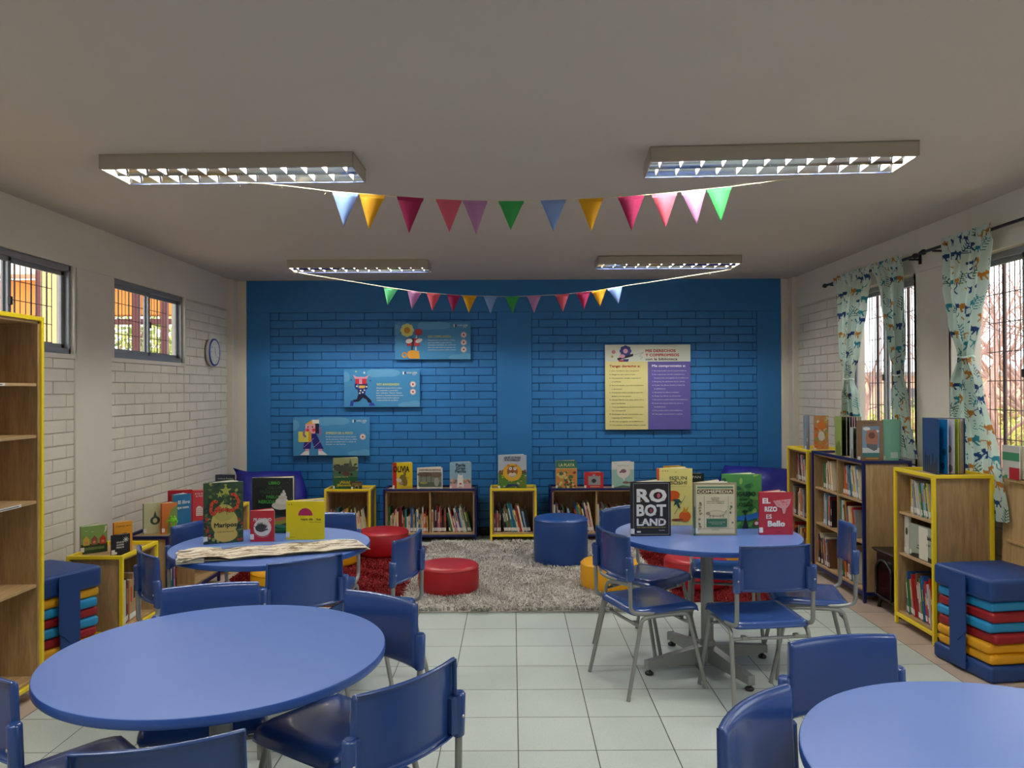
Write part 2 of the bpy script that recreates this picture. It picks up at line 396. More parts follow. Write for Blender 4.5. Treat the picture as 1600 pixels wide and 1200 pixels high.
# windows: sliding aluminium sashes, glass and an outside security grille
def window(n, x, sg, y0, y1, z0, z1, tall):
    t = bpy.data.objects.new('window_%d' % n, None); COL.objects.link(t); t.location = (x, (y0+y1)/2, z0); t['kind'] = 'structure'
    W, H = y1-y0-.016, z1-z0; h = W/2; dx = sg*(.10 if tall else .055); fw = .038
    def B(mb, a0, a1, y_0, y_1, z_0, z_1, m, b=.002): mb.box(min(a0, a1), max(a0, a1), y_0, y_1, z_0, z_1, m, b)
    m = MB(); a, b_ = dx-sg*.03, dx+sg*.03
    B(m, a, b_, -h, h, 0, fw, ALU); B(m, a, b_, -h, h, H-fw, H, ALU); B(m, a, b_, -h, -h+.022, 0, H, ALU); B(m, a, b_, h-.022, h, 0, H, ALU)
    m.build('window_frame', t)
    for k, (s0, s1, off) in enumerate(((-h+.022, .02, -.014), (-.02, h-.022, .010))):
        m = MB(); q0, q1 = dx+sg*off-.008, dx+sg*off+.008; r = .03
        B(m, q0, q1, s0, s1, fw, fw+r, ALU); B(m, q0, q1, s0, s1, H-fw-r, H-fw, ALU); B(m, q0, q1, s0, s0+r, fw, H-fw, ALU); B(m, q0, q1, s1-r, s1, fw, H-fw, ALU)
        s = m.build('sash', t)
        m = MB(); B(m, dx+sg*off-.002, dx+sg*off+.002, s0+r, s1-r, fw+r, H-fw-r, GLASS, 0); m.build('pane', s)
    m = MB(); m.box(dx-sg*.03-.008, dx-sg*.03+.008, -.012, .012, H*.45, H*.45+.05, BLK, .003); m.build('latch', t)
    m = MB(); gx = sg*(.24 if tall else .15)
    if tall:
        y = -h+.02; i = 0
        while y < h: m.tube([(gx, y, -.05), (gx, y, H+.05)], .0035 if i % 5 else .013, IRON, 6); y += .052; i += 1
        z = .05
        while z < H: m.tube([(gx, -h, z), (gx, h, z)], .003, IRON, 6); z += .19
    else:
        y = -h+.02; i = 0
        while y < h: m.tube([(gx, y, -.05), (gx, y, H+.05)], .003 if i % 3 else .0055, IRON, 6); y += .055; i += 1
        z = .08
        while z < H: m.tube([(gx, -h, z), (gx, h, z)], .003, IRON, 6); z += .12
    m.build('security_grille', t)
    return t
n = 0
for w_ in LW: n += 1; window(n, XL, -1, *w_, False)
for w_ in RW: n += 1; window(n, XR, 1, *w_, True)

# ------------------------------------------------------------------ ceiling lamps
def build_lamp(name, label, loc, rz):
    t = thing(name, label, 'ceiling light', loc, rz, 'fluorescent ceiling lights'); L, D, H = 1.24, .30, .072
    hs = mat('lamp_housing_paint', (168, 160, 150), .55)
    m = MB(); e = .006
    m.box(-L/2, L/2, -D/2, -D/2+e, -H, 0, hs, .001); m.box(-L/2, L/2, D/2-e, D/2, -H, 0, hs, .001)
    m.box(-L/2, -L/2+e, -D/2, D/2, -H, 0, hs, .001); m.box(L/2-e, L/2, -D/2, D/2, -H, 0, hs, .001); m.box(-L/2, L/2, -D/2, D/2, -.006, 0, hs)
    m.build('housing', t)
    m = MB()      # mirror troughs: outer slopes, centre ridge
    x0, x1 = -L/2+.012, L/2-.012
    pf = [(-.138, -H+.002), (-.128, -.045), (-.108, -.022), (-.07, -.014), (-.032, -.022), (-.012, -.045), (0, -H+.004), (.012, -.045), (.032, -.022), (.07, -.014), (.108, -.022), (.128, -.045), (.138, -H+.002)]
    m.add([(x, y, z) for x in (x0, x1) for y, z in pf], [(k, k+1, len(pf)+k+1, len(pf)+k) for k in range(len(pf)-1)], CHROME, smooth=True)
    m.box(-L/2+.006, L/2-.006, -.144, -.137, -H, -H+.004, mat('blue_edge_trim', (70, 80, 120), .3, .6)); m.box(-L/2+.006, L/2-.006, .137, .144, -H, -H+.004, mat('blue_edge_trim', (70, 80, 120)))
    rf = m.build('reflector', t)
    lv = mat('white_louvre_blade', (236, 236, 238), .4)
    for k in range(12):
        x = x0+.05+k*(x1-x0-.1)/11
        for c in (-.07, .07):      # thin wedges across each trough, as deep as the trough at its rims
            m = MB(); P = [(-.058, -H+.006), (-.046, -.046), (-.03, -.036), (.03, -.036), (.046, -.046), (.058, -H+.006)]
            vs = [(x+s_*.003*(1 if z < -.05 else 2.2), c+y, z) for s_ in (-1, 1) for y, z in P]
            m.add(vs, [tuple(range(6)), tuple(range(6, 12))[::-1]]+[(q, (q+1) % 6, 6+(q+1) % 6, 6+q) for q in range(6)], lv)
            m.build('louvre_blade', rf)
    em = mat('fluorescent_tube_glow', (255, 250, 240), .5, emit=TUBE_STRENGTH)
    for c in (-.07, .07):
        m = MB(); m.tube([(-L/2+.03, c, -.026), (L/2-.03, c, -.026)], .0085, em, 12); m.build('fluorescent_tube', t, )
    return t
LAMP = build_lamp('ceiling_light', 'fluorescent ceiling light with mirrored louvre, upper left, nearer the camera', (-1.38, 3.86, ZC), R(-1.2))
for (x, y, a, lb) in ((1.29, 3.75, -3.6, 'fluorescent ceiling light with mirrored louvre, upper right, nearer the camera'),
                      (-1.36, 6.92, 0, 'fluorescent ceiling light with mirrored louvre on the left, close to the blue wall'),
                      (1.37, 6.78, -.6, 'fluorescent ceiling light with mirrored louvre on the right, close to the blue wall'),
                      (-1.38, .85, 0, 'fluorescent ceiling light on the left above the camera'),
                      (1.3, .85, 0, 'fluorescent ceiling light on the right above the camera')):
    dup(LAMP, (x, y, ZC), R(a), lb)

# ------------------------------------------------------------------ outside
def leaf_cloud(name, label, cat, centre, size, n, s, cols, group=None, seed=1, parent=None):
    n = int(n*2.2)
    rg = np.random.default_rng(seed); P = rg.normal(size=(n, 3)); P /= np.linalg.norm(P, axis=1)[:, None]; P *= (rg.random((n, 1))**.45)
    P = P*np.array(size)/2+np.array(centre)
    A = rg.normal(size=(n, 3)); A /= np.linalg.norm(A, axis=1)[:, None]; B = np.cross(A, rg.normal(size=(n, 3))); B /= np.linalg.norm(B, axis=1)[:, None]
    sz = s*rg.uniform(.5, 1.2, (n, 1)); V = np.stack([P-A*sz, P+B*sz*.5, P+A*sz, P-B*sz*.5], 1).reshape(-1, 3)
    me = bpy.data.meshes.new(name); me.from_pydata(V.tolist(), [], np.arange(4*n).reshape(n, 4).tolist())
    for k, c in enumerate(cols): me.materials.append(mat('leaf_%d_%d_%d' % c, c, .6, trans=.4))
    me.polygons.foreach_set('material_index', rg.integers(0, len(cols), n).tolist())
    o = bpy.data.objects.new(name, me); COL.objects.link(o)
    if parent: o.parent = parent
    return props(o, label, cat, group) if label else o
def branch(mb, p, d, L, r, depth, rnd, m, spread=.55):
    n = 4; pts = [p]; rr = [r]
    for i in range(n):
        d = (d+Vector((rnd.uniform(-1, 1), rnd.uniform(-1, 1), rnd.uniform(-.6, .8)))*.22).normalized(); p = p+d*(L/n); pts.append(p); rr.append(r*(1-.45*(i+1)/n))
    mb.tube(pts, rr, m, 5, caps=False)
    if depth > 0:
        for i in range(rnd.randint(3, 4)):
            q = pts[rnd.randint(1, n)]; dd = (d+Vector((rnd.uniform(-1, 1), rnd.uniform(-1, 1), rnd.uniform(-.7, .9)))*spread*1.5).normalized()
            branch(mb, q, dd, L*rnd.uniform(.55, .8), r*.5, depth-1, rnd, m, spread)
EARTH = mat('sandy_ground', (206, 178, 150), .9, noise=(1.2, .15))
mb = MB(); mb.box(XR+.25, 22, -8, 30, -.25, -.15, EARTH); mb.box(-22, XL-.25, -8, 30, -.25, -.15, EARTH); props(mb.build('ground'), None, kind='structure')
BARK = mat('reddish_bark', (176, 138, 126), .8, noise=(8, .2))
for i, (x, y, h, r, sd) in enumerate(((6.2, 9.5, 1.1, .09, 3), (5.6, 7.2, 1.0, .07, 11), (8.6, 12.8, 1.3, .12, 5), (6.5, 13.2, 1.3, .1, 8), (4.9, 5.9, .9, .05, 21), (9.5, 16, 1.4, .14, 30), (5.0, 8.4, .95, .05, 41), (7.4, 11.2, 1.15, .08, 44), (5.4, 6.4, .9, .05, 47))):
    rnd = random.Random(sd); mb = MB(); branch(mb, Vector((0, 0, 0)), Vector((rnd.uniform(-.2, .2), rnd.uniform(-.2, .2), 1)), h*1.5, r, 4, rnd, BARK)
    o = mb.build('bare_tree', loc=(x, y, -.15))
    props(o, ['bare reddish tree outside the far right window', 'slim bare tree close outside the right wall between the two windows', 'thick bare tree far beyond the right windows', 'bare tree standing behind the others outside the right side', 'small bare tree right beside the near right window', 'largest bare tree, farthest away outside the right side', 'thin bare tree seen through the middle of the far right window', 'bare tree between the thick tree and the right wall', 'thin bare tree seen through the near right window'][i], 'tree', 'bare trees outside the right windows')
YG = [(214, 206, 110), (180, 186, 92), (150, 160, 80), (226, 214, 150), (190, 150, 110)]
for i, (c, s_, lb) in enumerate((((7.2, 10.2, .45), (3.2, 2.2, 1.3), 'yellow green bush outside the near right window'), ((9.0, 15.5, .6), (4.5, 3, 1.6), 'yellow green bush far outside, seen low in the right windows'),
                                 ((6.2, 12.6, .3), (2.6, 2, .9), 'low sunlit bush outside the far right window'), ((5.4, 8.3, .2), (1.4, 1.6, .7), 'small low bush near the security grille outside the right wall'))):
    leaf_cloud('garden_bush', lb, 'bush', c, s_, 1900, .07, YG, 'bushes outside the right windows', i+3)
mb = MB(); MT = mat('terracotta_building', (216, 180, 156), .8, noise=(1, .08)); mb.box(12, 22, 26, 26.3, -.15, 1.9, MT); mb.box(11.7, 22.3, 25.7, 26.5, 1.9, 2.05, mat('grey_roof_edge', (150, 140, 132), .7))
for k in range(4): mb.box(12.8+k*2.3, 13.9+k*2.3, 25.97, 26.0, .7, 1.5, C((90, 90, 96)))
props(mb.build('neighbouring_building'), 'low terracotta building far outside the right windows', 'building')
# left side: a covered walk with an orange fascia
t = thing('covered_walkway', 'orange fronted walkway on dark red posts outside the left windows', 'walkway', (-6.5, 12, -.15))
mb = MB(); mb.box(-2.6, 3.0, 0, .2, 2.86, 3.42, mat('orange_fascia_paint', (216, 134, 44), .6, noise=(2, .06)), .01); mb.build('fascia', t)
mb = MB(); mb.box(-2.6, 3.0, -.05, .1, 2.72, 2.80, mat('dark_red_paint', (92, 30, 30), .5), .01); mb.build('beam', t)
mb = MB(); mb.box(-2.8, 3.0, -.4, .1, 3.45, 3.6, C((226, 218, 210)), .01); mb.build('eave', t)
for (x, y, w_, c) in ((.97, -3.0, .075, 'dark_red_paint'), (1.98, -2.0, .075, 'dark_red_paint'), (2.10, -3.0, .07, 'dark_red_paint')):
    mb = MB(); mb.box(x-w_/2, x+w_/2, y-w_/2, y+w_/2, 0, 3.6, mat(c, (92, 30, 30)), .004); mb.build('post', t)
mb = MB(); mb.box(1.62, 1.74, -4.05, -3.95, 0, 3.6, mat('cream_post_paint', (216, 186, 120), .6), .004); o = mb.build('post', t); o['label'] = 'cream painted post'
YG2 = [(216, 214, 130), (170, 184, 96), (232, 226, 170), (128, 146, 80)]
for i, (c, s_, lb) in enumerate((((-7.6, 16.0, 1.6), (4, 2, 3.2), 'sunlit tree seen through the nearer left window'), ((-5.2, 14.0, 1.7), (2.6, 2, 2.6), 'sunlit yellow green tree seen through the far left window'))):
    tr = thing('leafy_tree', lb, 'tree', (0, 0, 0), 0); leaf_cloud('foliage', None, None, c, s_, 2600, .09, YG2, None, 20+i, tr)
    mb = MB(); rnd = random.Random(i+50); branch(mb, Vector((c[0], c[1], -.15)), Vector((.1, 0, 1)), 2.2, .09, 2, rnd, BARK); mb.build('trunk', tr)

# ------------------------------------------------------------------ tables
def arc(cx, cy, r, a0, a1, n): return [(cx+r*math.cos(R(a0+(a1-a0)*i/n)), cy+r*math.sin(R(a0+(a1-a0)*i/n))) for i in range(n+1)]
def build_table(label, loc, rz):
    t = thing('round_table', label, 'table', loc, rz, 'round blue tables')
    m = MB(); m.lathe([(.487, .7015), (.4975, .703), (.5, .706), (.5, .726), (.4985, .7292)], TEDGE, 96, cap1=False)
    m.lathe([(.4985, .7292), (.496, .7302)], TTOP, 96, cap0=False, cap1=True); m.build('tabletop', t)
    m = MB(); m.lathe([(.034, .05), (.034, .70)], TUBEM, 28); m.lathe([(.11, .695), (.11, .701)], TUBEM, 28); m.build('column', t)
    m = MB()
    for k in range(4):
        M = RZ(90*k); w_ = .024
        vs = [(.02, -w_, .035), (.02, w_, .035), (.02, w_, .125), (.02, -w_, .125), (.385, -w_*.8, .035), (.385, w_*.8, .035), (.385, w_*.8, .075), (.385, -w_*.8, .075)]
        m.add(vs, [(0, 1, 2, 3), (7, 6, 5, 4), (0, 4, 5, 1), (1, 5, 6, 2), (2, 6, 7, 3), (3, 7, 4, 0)], TUBEM, M)
        m.box(.378, .384, -.022, .022, .03, .08, TUBEM, .003, M)
    m.lathe([(.045, .03), (.045, .13), (.036, .15)], TUBEM, 28); m.build('base', t)
    for k in range(4):
        m = MB(); m.lathe([(.014, 0), (.022, .003), (.024, .012), (.014, .02), (.008, .024), (.008, .036)], BLK, 18, M=RZ(90*k) @ T(.365, 0, 0)); m.build('foot_glide', t)
    return t
TB = build_table('empty round blue table, nearest on the left', (-.90, 2.37, 0), R(35))
T2, T3, T4 = (-1.25, 4.0), (1.07, 4.24), (1.125, 1.6)
dup(TB, (*T2, 0), R(10), 'round blue table with picture books and a folded paper strip on it')
dup(TB, (*T3, 0), R(20), 'round blue table with five standing books, on the right of the aisle')
dup(TB, (*T4, 0), R(50), 'empty round blue table cut off by the bottom right of the view')

# ------------------------------------------------------------------ chairs (facing +y)
def smooth_path(pts, r=.05, n=5):
    out = [Vector(pts[0])]
    for a, b_, c in zip(pts, pts[1:], pts[2:]):
        a, b_, c = Vector(a), Vector(b_), Vector(c); u = (a-b_); v = (c-b_); k = min(r, u.length*.48, v.length*.48); p = b_+u.normalized()*k; q = b_+v.normalized()*k
        for i in range(n+1): s = i/n; out.append(p*(1-s)**2+b_*2*s*(1-s)+q*s*s)
    return out+[Vector(pts[-1])]
def build_chair(label, loc, rz):
    t = thing('stacking_chair', label, 'chair', loc, rz, 'blue plastic stacking chairs')
    # seat shell
    e = [-1, -.985, -.95, -.88, -.75, -.55, -.3, 0, .3, .55, .75, .88, .95, .985, 1]
    def seat(u, v):
        x = u*.20*(1-.05*max(0, -v)); y = -.185+(v+1)/2*.385
        k = max(abs(u), abs(v))
        if abs(u) > .8 and abs(v) > .8:      # rounded corners
            d = Vector((abs(u)-.8, abs(v)-.8)); L = d.length
            if L > .2: d = d/L*.2*max(d.x, d.y)/.2 if False else d*(.2/L)*(max(d.x, d.y)/.2)
            x = math.copysign(.8+d.x, u)*.20*(1-.05*max(0, -v)); y = -.185+(math.copysign(.8+d.y, v)+1)/2*.385
        z = .438-.012*(1-u*u)*(1-(v*.9)**2)+.006*v
        if v > .5: z -= .022*((v-.5)/.5)**2
        if k > .9: z -= .030*((k-.9)/.1)**1.6
        return (x, y, z)
    m = MB(); m.grid(seat, e, e, PLAS, flip=False)
    o = m.build('seat', t); md = o.modifiers.new('thickness', 'SOLIDIFY'); md.thickness = .006; md.offset = -1
    # back shell: curved panel with a rim turned to the rear
    zs = [(.588, .020), (.583, .012), (.583, .004), (.590, 0), (.602, 0), (.66, 0), (.72, 0), (.7635, 0), (.7665, -.0018), (.7695, 0), (.776, 0), (.785, .001), (.793, .005), (.796, .012), (.793, .019)]
    us = [-1.0, -1.0, -.995, -.975, -.93, -.7, -.45, -.2, 0, .2, .45, .7, .93, .975, .995, 1.0, 1.0]; rim = [.022, .010, .003, .0005]+[0]*9+[.0005, .003, .010, .022]
    P = []
    for u, rd in zip(us, rim):
        for z, d in zs:
            hw = .176-.006*(z-.59)/.2; x = u*hw; y = -.218+.030*(u*u)-max(d, rd)-.03*(z-.59)
            P.append((x, y, z if rd < .01 else min(max(z, .585), .793)))
    nv = len(zs); m = MB(); m.add(P, [(i*nv+j, (i+1)*nv+j, (i+1)*nv+j+1, i*nv+j+1)[::-1] for i in range(len(us)-1) for j in range(nv-1)], PLAS, smooth=True)
    for s_ in (-1, 1):       # sleeves over the tube ends
        m.tube([(s_*.187, -.205, .578), (s_*.187, -.205, .583), (s_*.187, -.209, .692), (s_*.187, -.209, .698)], [.013, .0165, .0165, .012], PLAS, 16)
        m.box(s_*.168-.012, s_*.168+.012, -.216, -.196, .588, .690, PLAS, .004)
    o = m.build('backrest', t); md = o.modifiers.new('thickness', 'SOLIDIFY'); md.thickness = .004; md.offset = 0
    for s_ in (-1, 1):
        q = MB(); q.lathe([(.0045, 0), (.0045, .002), (.002, .003)], SCREW, 10, M=T(s_*.187, -.2245, .635) @ RX(90)); q.build('screw', o)
    for s_ in (-1, 1):
        m = MB(); m.tube(smooth_path([(s_*.187, -.209, .69), (s_*.187, -.205, .425), (s_*.187, -.14, .408), (s_*.178, .10, .402), (s_*.172, .165, .398)], .05), .0105, TUBEM, 10); m.build('side_rail', t)
        m = MB(); m.tube(smooth_path([(s_*.212, -.235, 0), (s_*.190, -.145, .385), (s_*.186, -.09, .391), (s_*.186, -.01, .391)], .05), .0105, TUBEM, 10); m.build('leg', t)
        m = MB(); m.tube(smooth_path([(s_*.212, .215, 0), (s_*.186, .125, .385), (s_*.186, .06, .391), (s_*.186, -.01, .391)], .05), .0105, TUBEM, 10); m.build('leg', t)
    for (y, z, w_) in ((-.150, .345, .192), (.118, .345, .188)):
        m = MB(); m.tube([(-w_, y, z), (w_, y, z)], .008, TUBEM, 8)
        for s_ in (-1, 1): m.box(s_*.13-.012, s_*.13+.012, y-.013, y+.013, z-.004, z+.016, TUBEM, .003)
        m.build('crossbar', t)
    return t
CH = None
CHAIRS = [
 (.707, 4.046, 20.6, 'blue chair on the aisle side of the table with five books, turned half away'),
 (1.20, 3.80, 97, 'blue chair with its back to the camera at the table with five standing books'),
 (1.59, 4.16, 168, 'blue chair on the right of the table with five standing books, facing left'),
 (.80, 4.60, -46, 'blue chair behind the table with five standing books, beside the yellow pouf'),
 (1.305, 4.77, -101, 'blue chair on the far side of the table with five books, backrest hidden'),
 (-.73, 3.94, 165, 'blue chair right of the table with the paper strip, beside the red rug'),
 (-1.03, 3.51, 128, 'blue chair with its back to the camera at the table with the folded paper strip'),
 (-1.51, 3.65, 38, 'blue chair seen edge on at the left of the table with the folded paper strip'),
 (-1.57, 4.18, -30, 'blue chair behind the left rim of the table with the folded paper strip'),
 (-1.105, 4.37, -90, 'blue chair across the table with the paper strip, behind the yellow book'),
 (-1.075, 2.70, -72.6, 'blue chair behind the empty left table, only its backrest showing'),
 (-.59, 2.56, -125, 'blue chair at the far right rim of the empty left table'),
 (-.43, 2.11, 140, 'blue chair nearest the aisle at the empty left table, back to the camera'),
 (-.81, 1.81, 109, 'blue chair nearest the camera at the bottom edge, by the empty left table'),
 (-1.245, 2.21, 47, 'blue chair cut off by the left edge of the view at the empty left table'),
 (1.005, 2.05, -78.7, 'blue chair behind the bottom right table, facing the camera'),
 (.714, 1.644, -43, 'blue chair on the left of the bottom right table, closest to the aisle'),
]
for (x, y, h, lb) in CHAIRS:
    if CH is None: CH = build_chair(lb, (x, y, 0), R(h-90))
    else: dup(CH, (x, y, 0), R(h-90), lb)

# ------------------------------------------------------------------ shelf units (front faces -y, origin at front left foot)
BOOKPAL = [('white', (202, 200, 190)), ('cream', (214, 200, 160)), ('red', (168, 34, 34)), ('orange', (206, 104, 40)), ('yellow', (214, 180, 50)), ('green', (60, 120, 70)), ('teal', (40, 120, 124)),
           ('blue', (40, 90, 150)), ('navy', (26, 36, 74)), ('brown', (110, 74, 48)), ('black', (26, 26, 28)), ('pink', (206, 130, 140)), ('grey', (140, 142, 144)), ('tan', (180, 148, 108)), ('pale blue', (130, 165, 188)), ('dark red', (110, 30, 34)), ('cream', (224, 214, 184))]
ORD = ['first', 'second', 'third', 'fourth', 'fifth', 'sixth', 'seventh', 'eighth', 'ninth', 'tenth', 'eleventh', 'twelfth', 'thirteenth', 'fourteenth', 'fifteenth', 'sixteenth', 'seventeenth', 'eighteenth', 'nineteenth', 'twentieth', 'twenty-first', 'twenty-second', 'twenty-third', 'twenty-fourth', 'twenty-fifth', 'twenty-sixth', 'twenty-seventh', 'twenty-eighth', 'twenty-ninth', 'thirtieth']
def shelf_unit(name, label, group, loc, rz, W, D, H, cols, boards, paint, zb=.075):
    t = thing(name, label, 'bookshelf', loc, R(rz), group); f = .021
    m = MB()
    for x in (0, W-f):
        for y in (0, D-f): m.box(x, x+f, y, y+f, .004, H, paint, .0015)
    for z in (H-f, zb-.022):
        for y in (0, D-f): m.box(f*.9, W-f*.9, y, y+f, z, z+f, paint, .0015)
        for x in (0, W-f): m.box(x, x+f, f*.9, D-f*.9, z, z+f, paint, .0015)
    m.build('frame', t)
    for x in (f/2, W-f/2):
        for y in (f/2, D-f/2):
            m = MB(); m.lathe([(.009, 0), (.009, .006)], BLK, 8, M=T(x, y, 0)); m.build('foot', t)
    m = MB(); p = .015; i0, i1 = f, W-f; y0, y1 = .012, D-.008
    m.box(i0-.006, i0+p, y0, y1, zb, H-.022, WOOD, .001); m.box(i1-p, i1+.006, y0, y1, zb, H-.022, WOOD, .001)
    m.box(i0, i1, y1-.012, y1-.003, zb, H-.022, WOOD)
    cw = (i1-i0-p*(cols+1))/cols
    for c in range(1, cols): m.box(i0+c*(cw+p), i0+c*(cw+p)+p, y0+.004, y1-.01, zb, H-.03, WOOD, .001)
    m.build('carcass', t)
    m = MB(); m.box(i0-.004, i1+.004, y0, y1, H-.035, H-.020, WOODH, .001); m.build('top_board', t)
    m = MB(); m.box(i0+p-.002, i1-p+.002, y0+.002, y1-.01, zb, zb+.015, WOODH, .001); m.build('bottom_board', t)
    for c in range(cols):
        for b_ in boards:
            m = MB(); xx = i0+p+c*(cw+p); m.box(xx, xx+cw, y0+.006, y1-.012, b_, b_+.015, WOODH, .001); m.build('shelf', t)
    M = Matrix.Translation(loc) @ Matrix.Rotation(R(rz), 4, 'Z')
    cells = []
    lv = [zb+.015]+[b_+.015 for b_ in boards]; tp = list(boards)+[H-.036]
    for c in range(cols):
        for z0, z1 in zip(lv, tp): cells.append((i0+p+c*(cw+p), cw, z0, z1))
    return t, M, cells
def fill(M, cell, where, n, seed, y=.03, hmin=.17, hmax=.26, lean=(0, 0), gap=0, tmin=.007, tmax=.02, pal=None, dep=.2, start=.004, side='left'):
    """a row of spines; each book is its own object. lean: (index where leaning starts, degrees; + leans towards the left)"""
    x0, cw, z0, z1 = cell; rnd = random.Random(seed); x = x0+start; hh = z1-z0; done = 0; th = 0
    for k in range(n):
        t_ = rnd.uniform(tmin, tmax); h = min(rnd.uniform(hmin, hmax), hh-.02); d = min(rnd.uniform(.15, .22), dep)
        nt = R(lean[1]) if k >= lean[0] and lean[1] else 0
        if nt and not th: x += h*math.sin(nt)*.62
        th = nt; adv = t_/math.cos(th)+.0012+(rnd.random() < .12)*gap
        if x+adv > x0+cw-.003: break
        cn, col = rnd.choice(pal or BOOKPAL)
        jit = rnd.uniform(0, .012)
        mb = MB(); cm = C(col, .4); c2 = .0016
        mb.box(0, t_, 0, c2, 0, h, cm); mb.box(0, c2, c2, d, 0, h, cm); mb.box(t_-c2, t_, c2, d, 0, h, cm)
        mb.box(c2, t_-c2, c2, d-.004, .003, h-.003, PAGE)
        if rnd.random() < .85: mb.box(.0006, t_-.0006, -.0006, 0, .012, .045, LABEL)
        if rnd.random() < .7:
            c3 = rnd.choice([(230, 226, 214), (24, 24, 28), (200, 60, 50), (230, 200, 90)])
            if sum(abs(a-b_) for a, b_ in zip(c3, col)) > 90: mb.box(t_*.3, t_*.7, -.0004, 0, h*.45, h*rnd.uniform(.65, .9), C(c3))
        L = M @ T(x, y+jit, z0+.0005) @ Matrix.Rotation(-th, 4, 'Y')
        o = mb.build('book'); o.matrix_world = L
        props(o, '%s book, %s from the %s %s' % (cn, ORD[done], side, where[0]), 'book', where[1]); done += 1
        x += adv
    return x
# against the blue wall (front faces the camera)
YW = 7.69
t, M, ce = shelf_unit('cube_shelf', 'yellow framed cube shelf at the left end of the row by the blue wall', 'yellow framed cube shelves', (-1.885, YW, 0), 0, .465, .32, .535, 1, [], YEL)
fill(M, ce[0], ('in the left cube shelf by the blue wall', 'books in the left cube shelf by the blue wall'), 28, 1, hmin=.13, hmax=.25, lean=(16, 8), y=.07, tmax=.024)
t, M, ce = shelf_unit('double_shelf', 'navy framed two bay shelf by the blue wall, under the book titled OLIVIA', 'navy framed low shelves', (-1.295, YW, 0), 0, .935, .32, .535, 2, [], NAVY)
fill(M, ce[0], ('in the left bay under OLIVIA', 'books in the navy shelf left of the wall pier'), 26, 2, hmin=.15, hmax=.26, y=.06, tmax=.021)
fill(M, ce[1], ('in the right bay beside OLIVIA', 'books in the navy shelf left of the wall pier'), 24, 33, hmin=.16, hmax=.27, lean=(9, 13), y=.06, tmax=.021)
t, M, ce = shelf_unit('cube_shelf', 'small yellow framed cube shelf under the lion book, beside the tall blue pouf', 'yellow framed cube shelves', (-.225, YW, 0), 0, .467, .32, .535, 1, [], YEL)
fill(M, ce[0], ('in the cube shelf under the lion', 'books in the cube shelf under the lion book'), 24, 4, hmin=.18, hmax=.29, lean=(5, 12), y=.05, tmax=.022)
t, M, ce = shelf_unit('double_shelf', 'navy framed two bay shelf by the blue wall, behind the tall blue pouf', 'navy framed low shelves', (.375, YW, 0), 0, .935, .32, .535, 2, [], NAVY)
fill(M, ce[0], ('in the bay behind the blue pouf', 'books in the navy shelf behind the blue pouf'), 22, 5, hmin=.2, hmax=.3, lean=(3, 11), y=.05, gap=.03)
fill(M, ce[1], ('in the bay behind the chairs', 'books in the navy shelf behind the blue pouf'), 26, 6, hmin=.2, hmax=.29, lean=(4, 12), y=.05)
t, M, ce = shelf_unit('cube_shelf', 'yellow framed cube shelf at the right end of the blue wall, hidden behind standing books', 'yellow framed cube shelves', (1.46, YW, 0), 0, .467, .32, .535, 1, [], YEL)
# left wall (fronts face +x): rz=90 turns local +x to +y and the front to +x
XS = -2.35
t, M, ce = shelf_unit('cube_shelf', 'low yellow framed cube shelf by the left wall, next to the cushion stack', 'yellow framed cube shelves', (XS, 4.63, 0), 90, .47, .34, .535, 1, [], YEL)
fill(M, ce[0], ('in the cube shelf by the cushion stack', 'books in the cube shelf by the left cushion stack'), 9, 8, hmin=.24, hmax=.3, y=.04, tmin=.012, tmax=.045, pal=[BOOKPAL[i] for i in (0, 13, 8, 2, 2, 0, 4)], dep=.26)
t, M, ce = shelf_unit('double_shelf', 'navy framed low shelf by the left wall, partly behind the table', 'navy framed low shelves', (XS, 5.25, 0), 90, .935, .32, .535, 2, [], NAVY)
fill(M, ce[0], ('in the near bay of the left wall shelf', 'books in the navy shelf by the left wall'), 12, 9, hmin=.2, hmax=.28, y=.04)
fill(M, ce[1], ('in the far bay of the left wall shelf', 'books in the navy shelf by the left wall'), 8, 10, hmin=.16, hmax=.24, y=.06)
t, M, ce = shelf_unit('cube_shelf', 'low yellow framed cube shelf in the far left corner beside the blue beanbag', 'yellow framed cube shelves', (XS, 6.40, 0), 90, .47, .32, .535, 1, [], YEL)
# right wall (fronts face -x)
def right(loc, *a, **k): return shelf_unit(*a[:3], loc, -90, *a[3:], **k)
XR2 = 2.485
t, M, ce = right((XR2, 5.015, 0), 'tall_cube_shelf', 'chest high yellow framed shelf by the right wall, beside the cushion stack', 'chest high shelves', .47, .365, 1.01, 1, [.45, .715], YEL)
fill(M, ce[2], ('on the top shelf nearest the cushion stack', 'books in the near yellow shelf by the right wall'), 16, 12, hmin=.19, hmax=.235, lean=(2, 11), y=.03, start=.10, pal=[BOOKPAL[i] for i in (4, 5, 0, 14, 6, 0, 12, 5)])
fill(M, ce[0], ('on the bottom shelf nearest the cushion stack', 'books in the near yellow shelf by the right wall'), 22, 13, hmin=.2, hmax=.29, lean=(1, 9), y=.03, start=.05, pal=[BOOKPAL[i] for i in (2, 4, 7, 2, 5, 12, 0, 9, 11)])
NEARCELL = (M, ce[1])
t, M, ce = right((XR2, 6.385, 0), 'tall_double_shelf', 'chest high navy framed shelf with two columns by the right wall', 'chest high shelves', .935, .35, 1.01, 2, [.41, .70], NAVY)
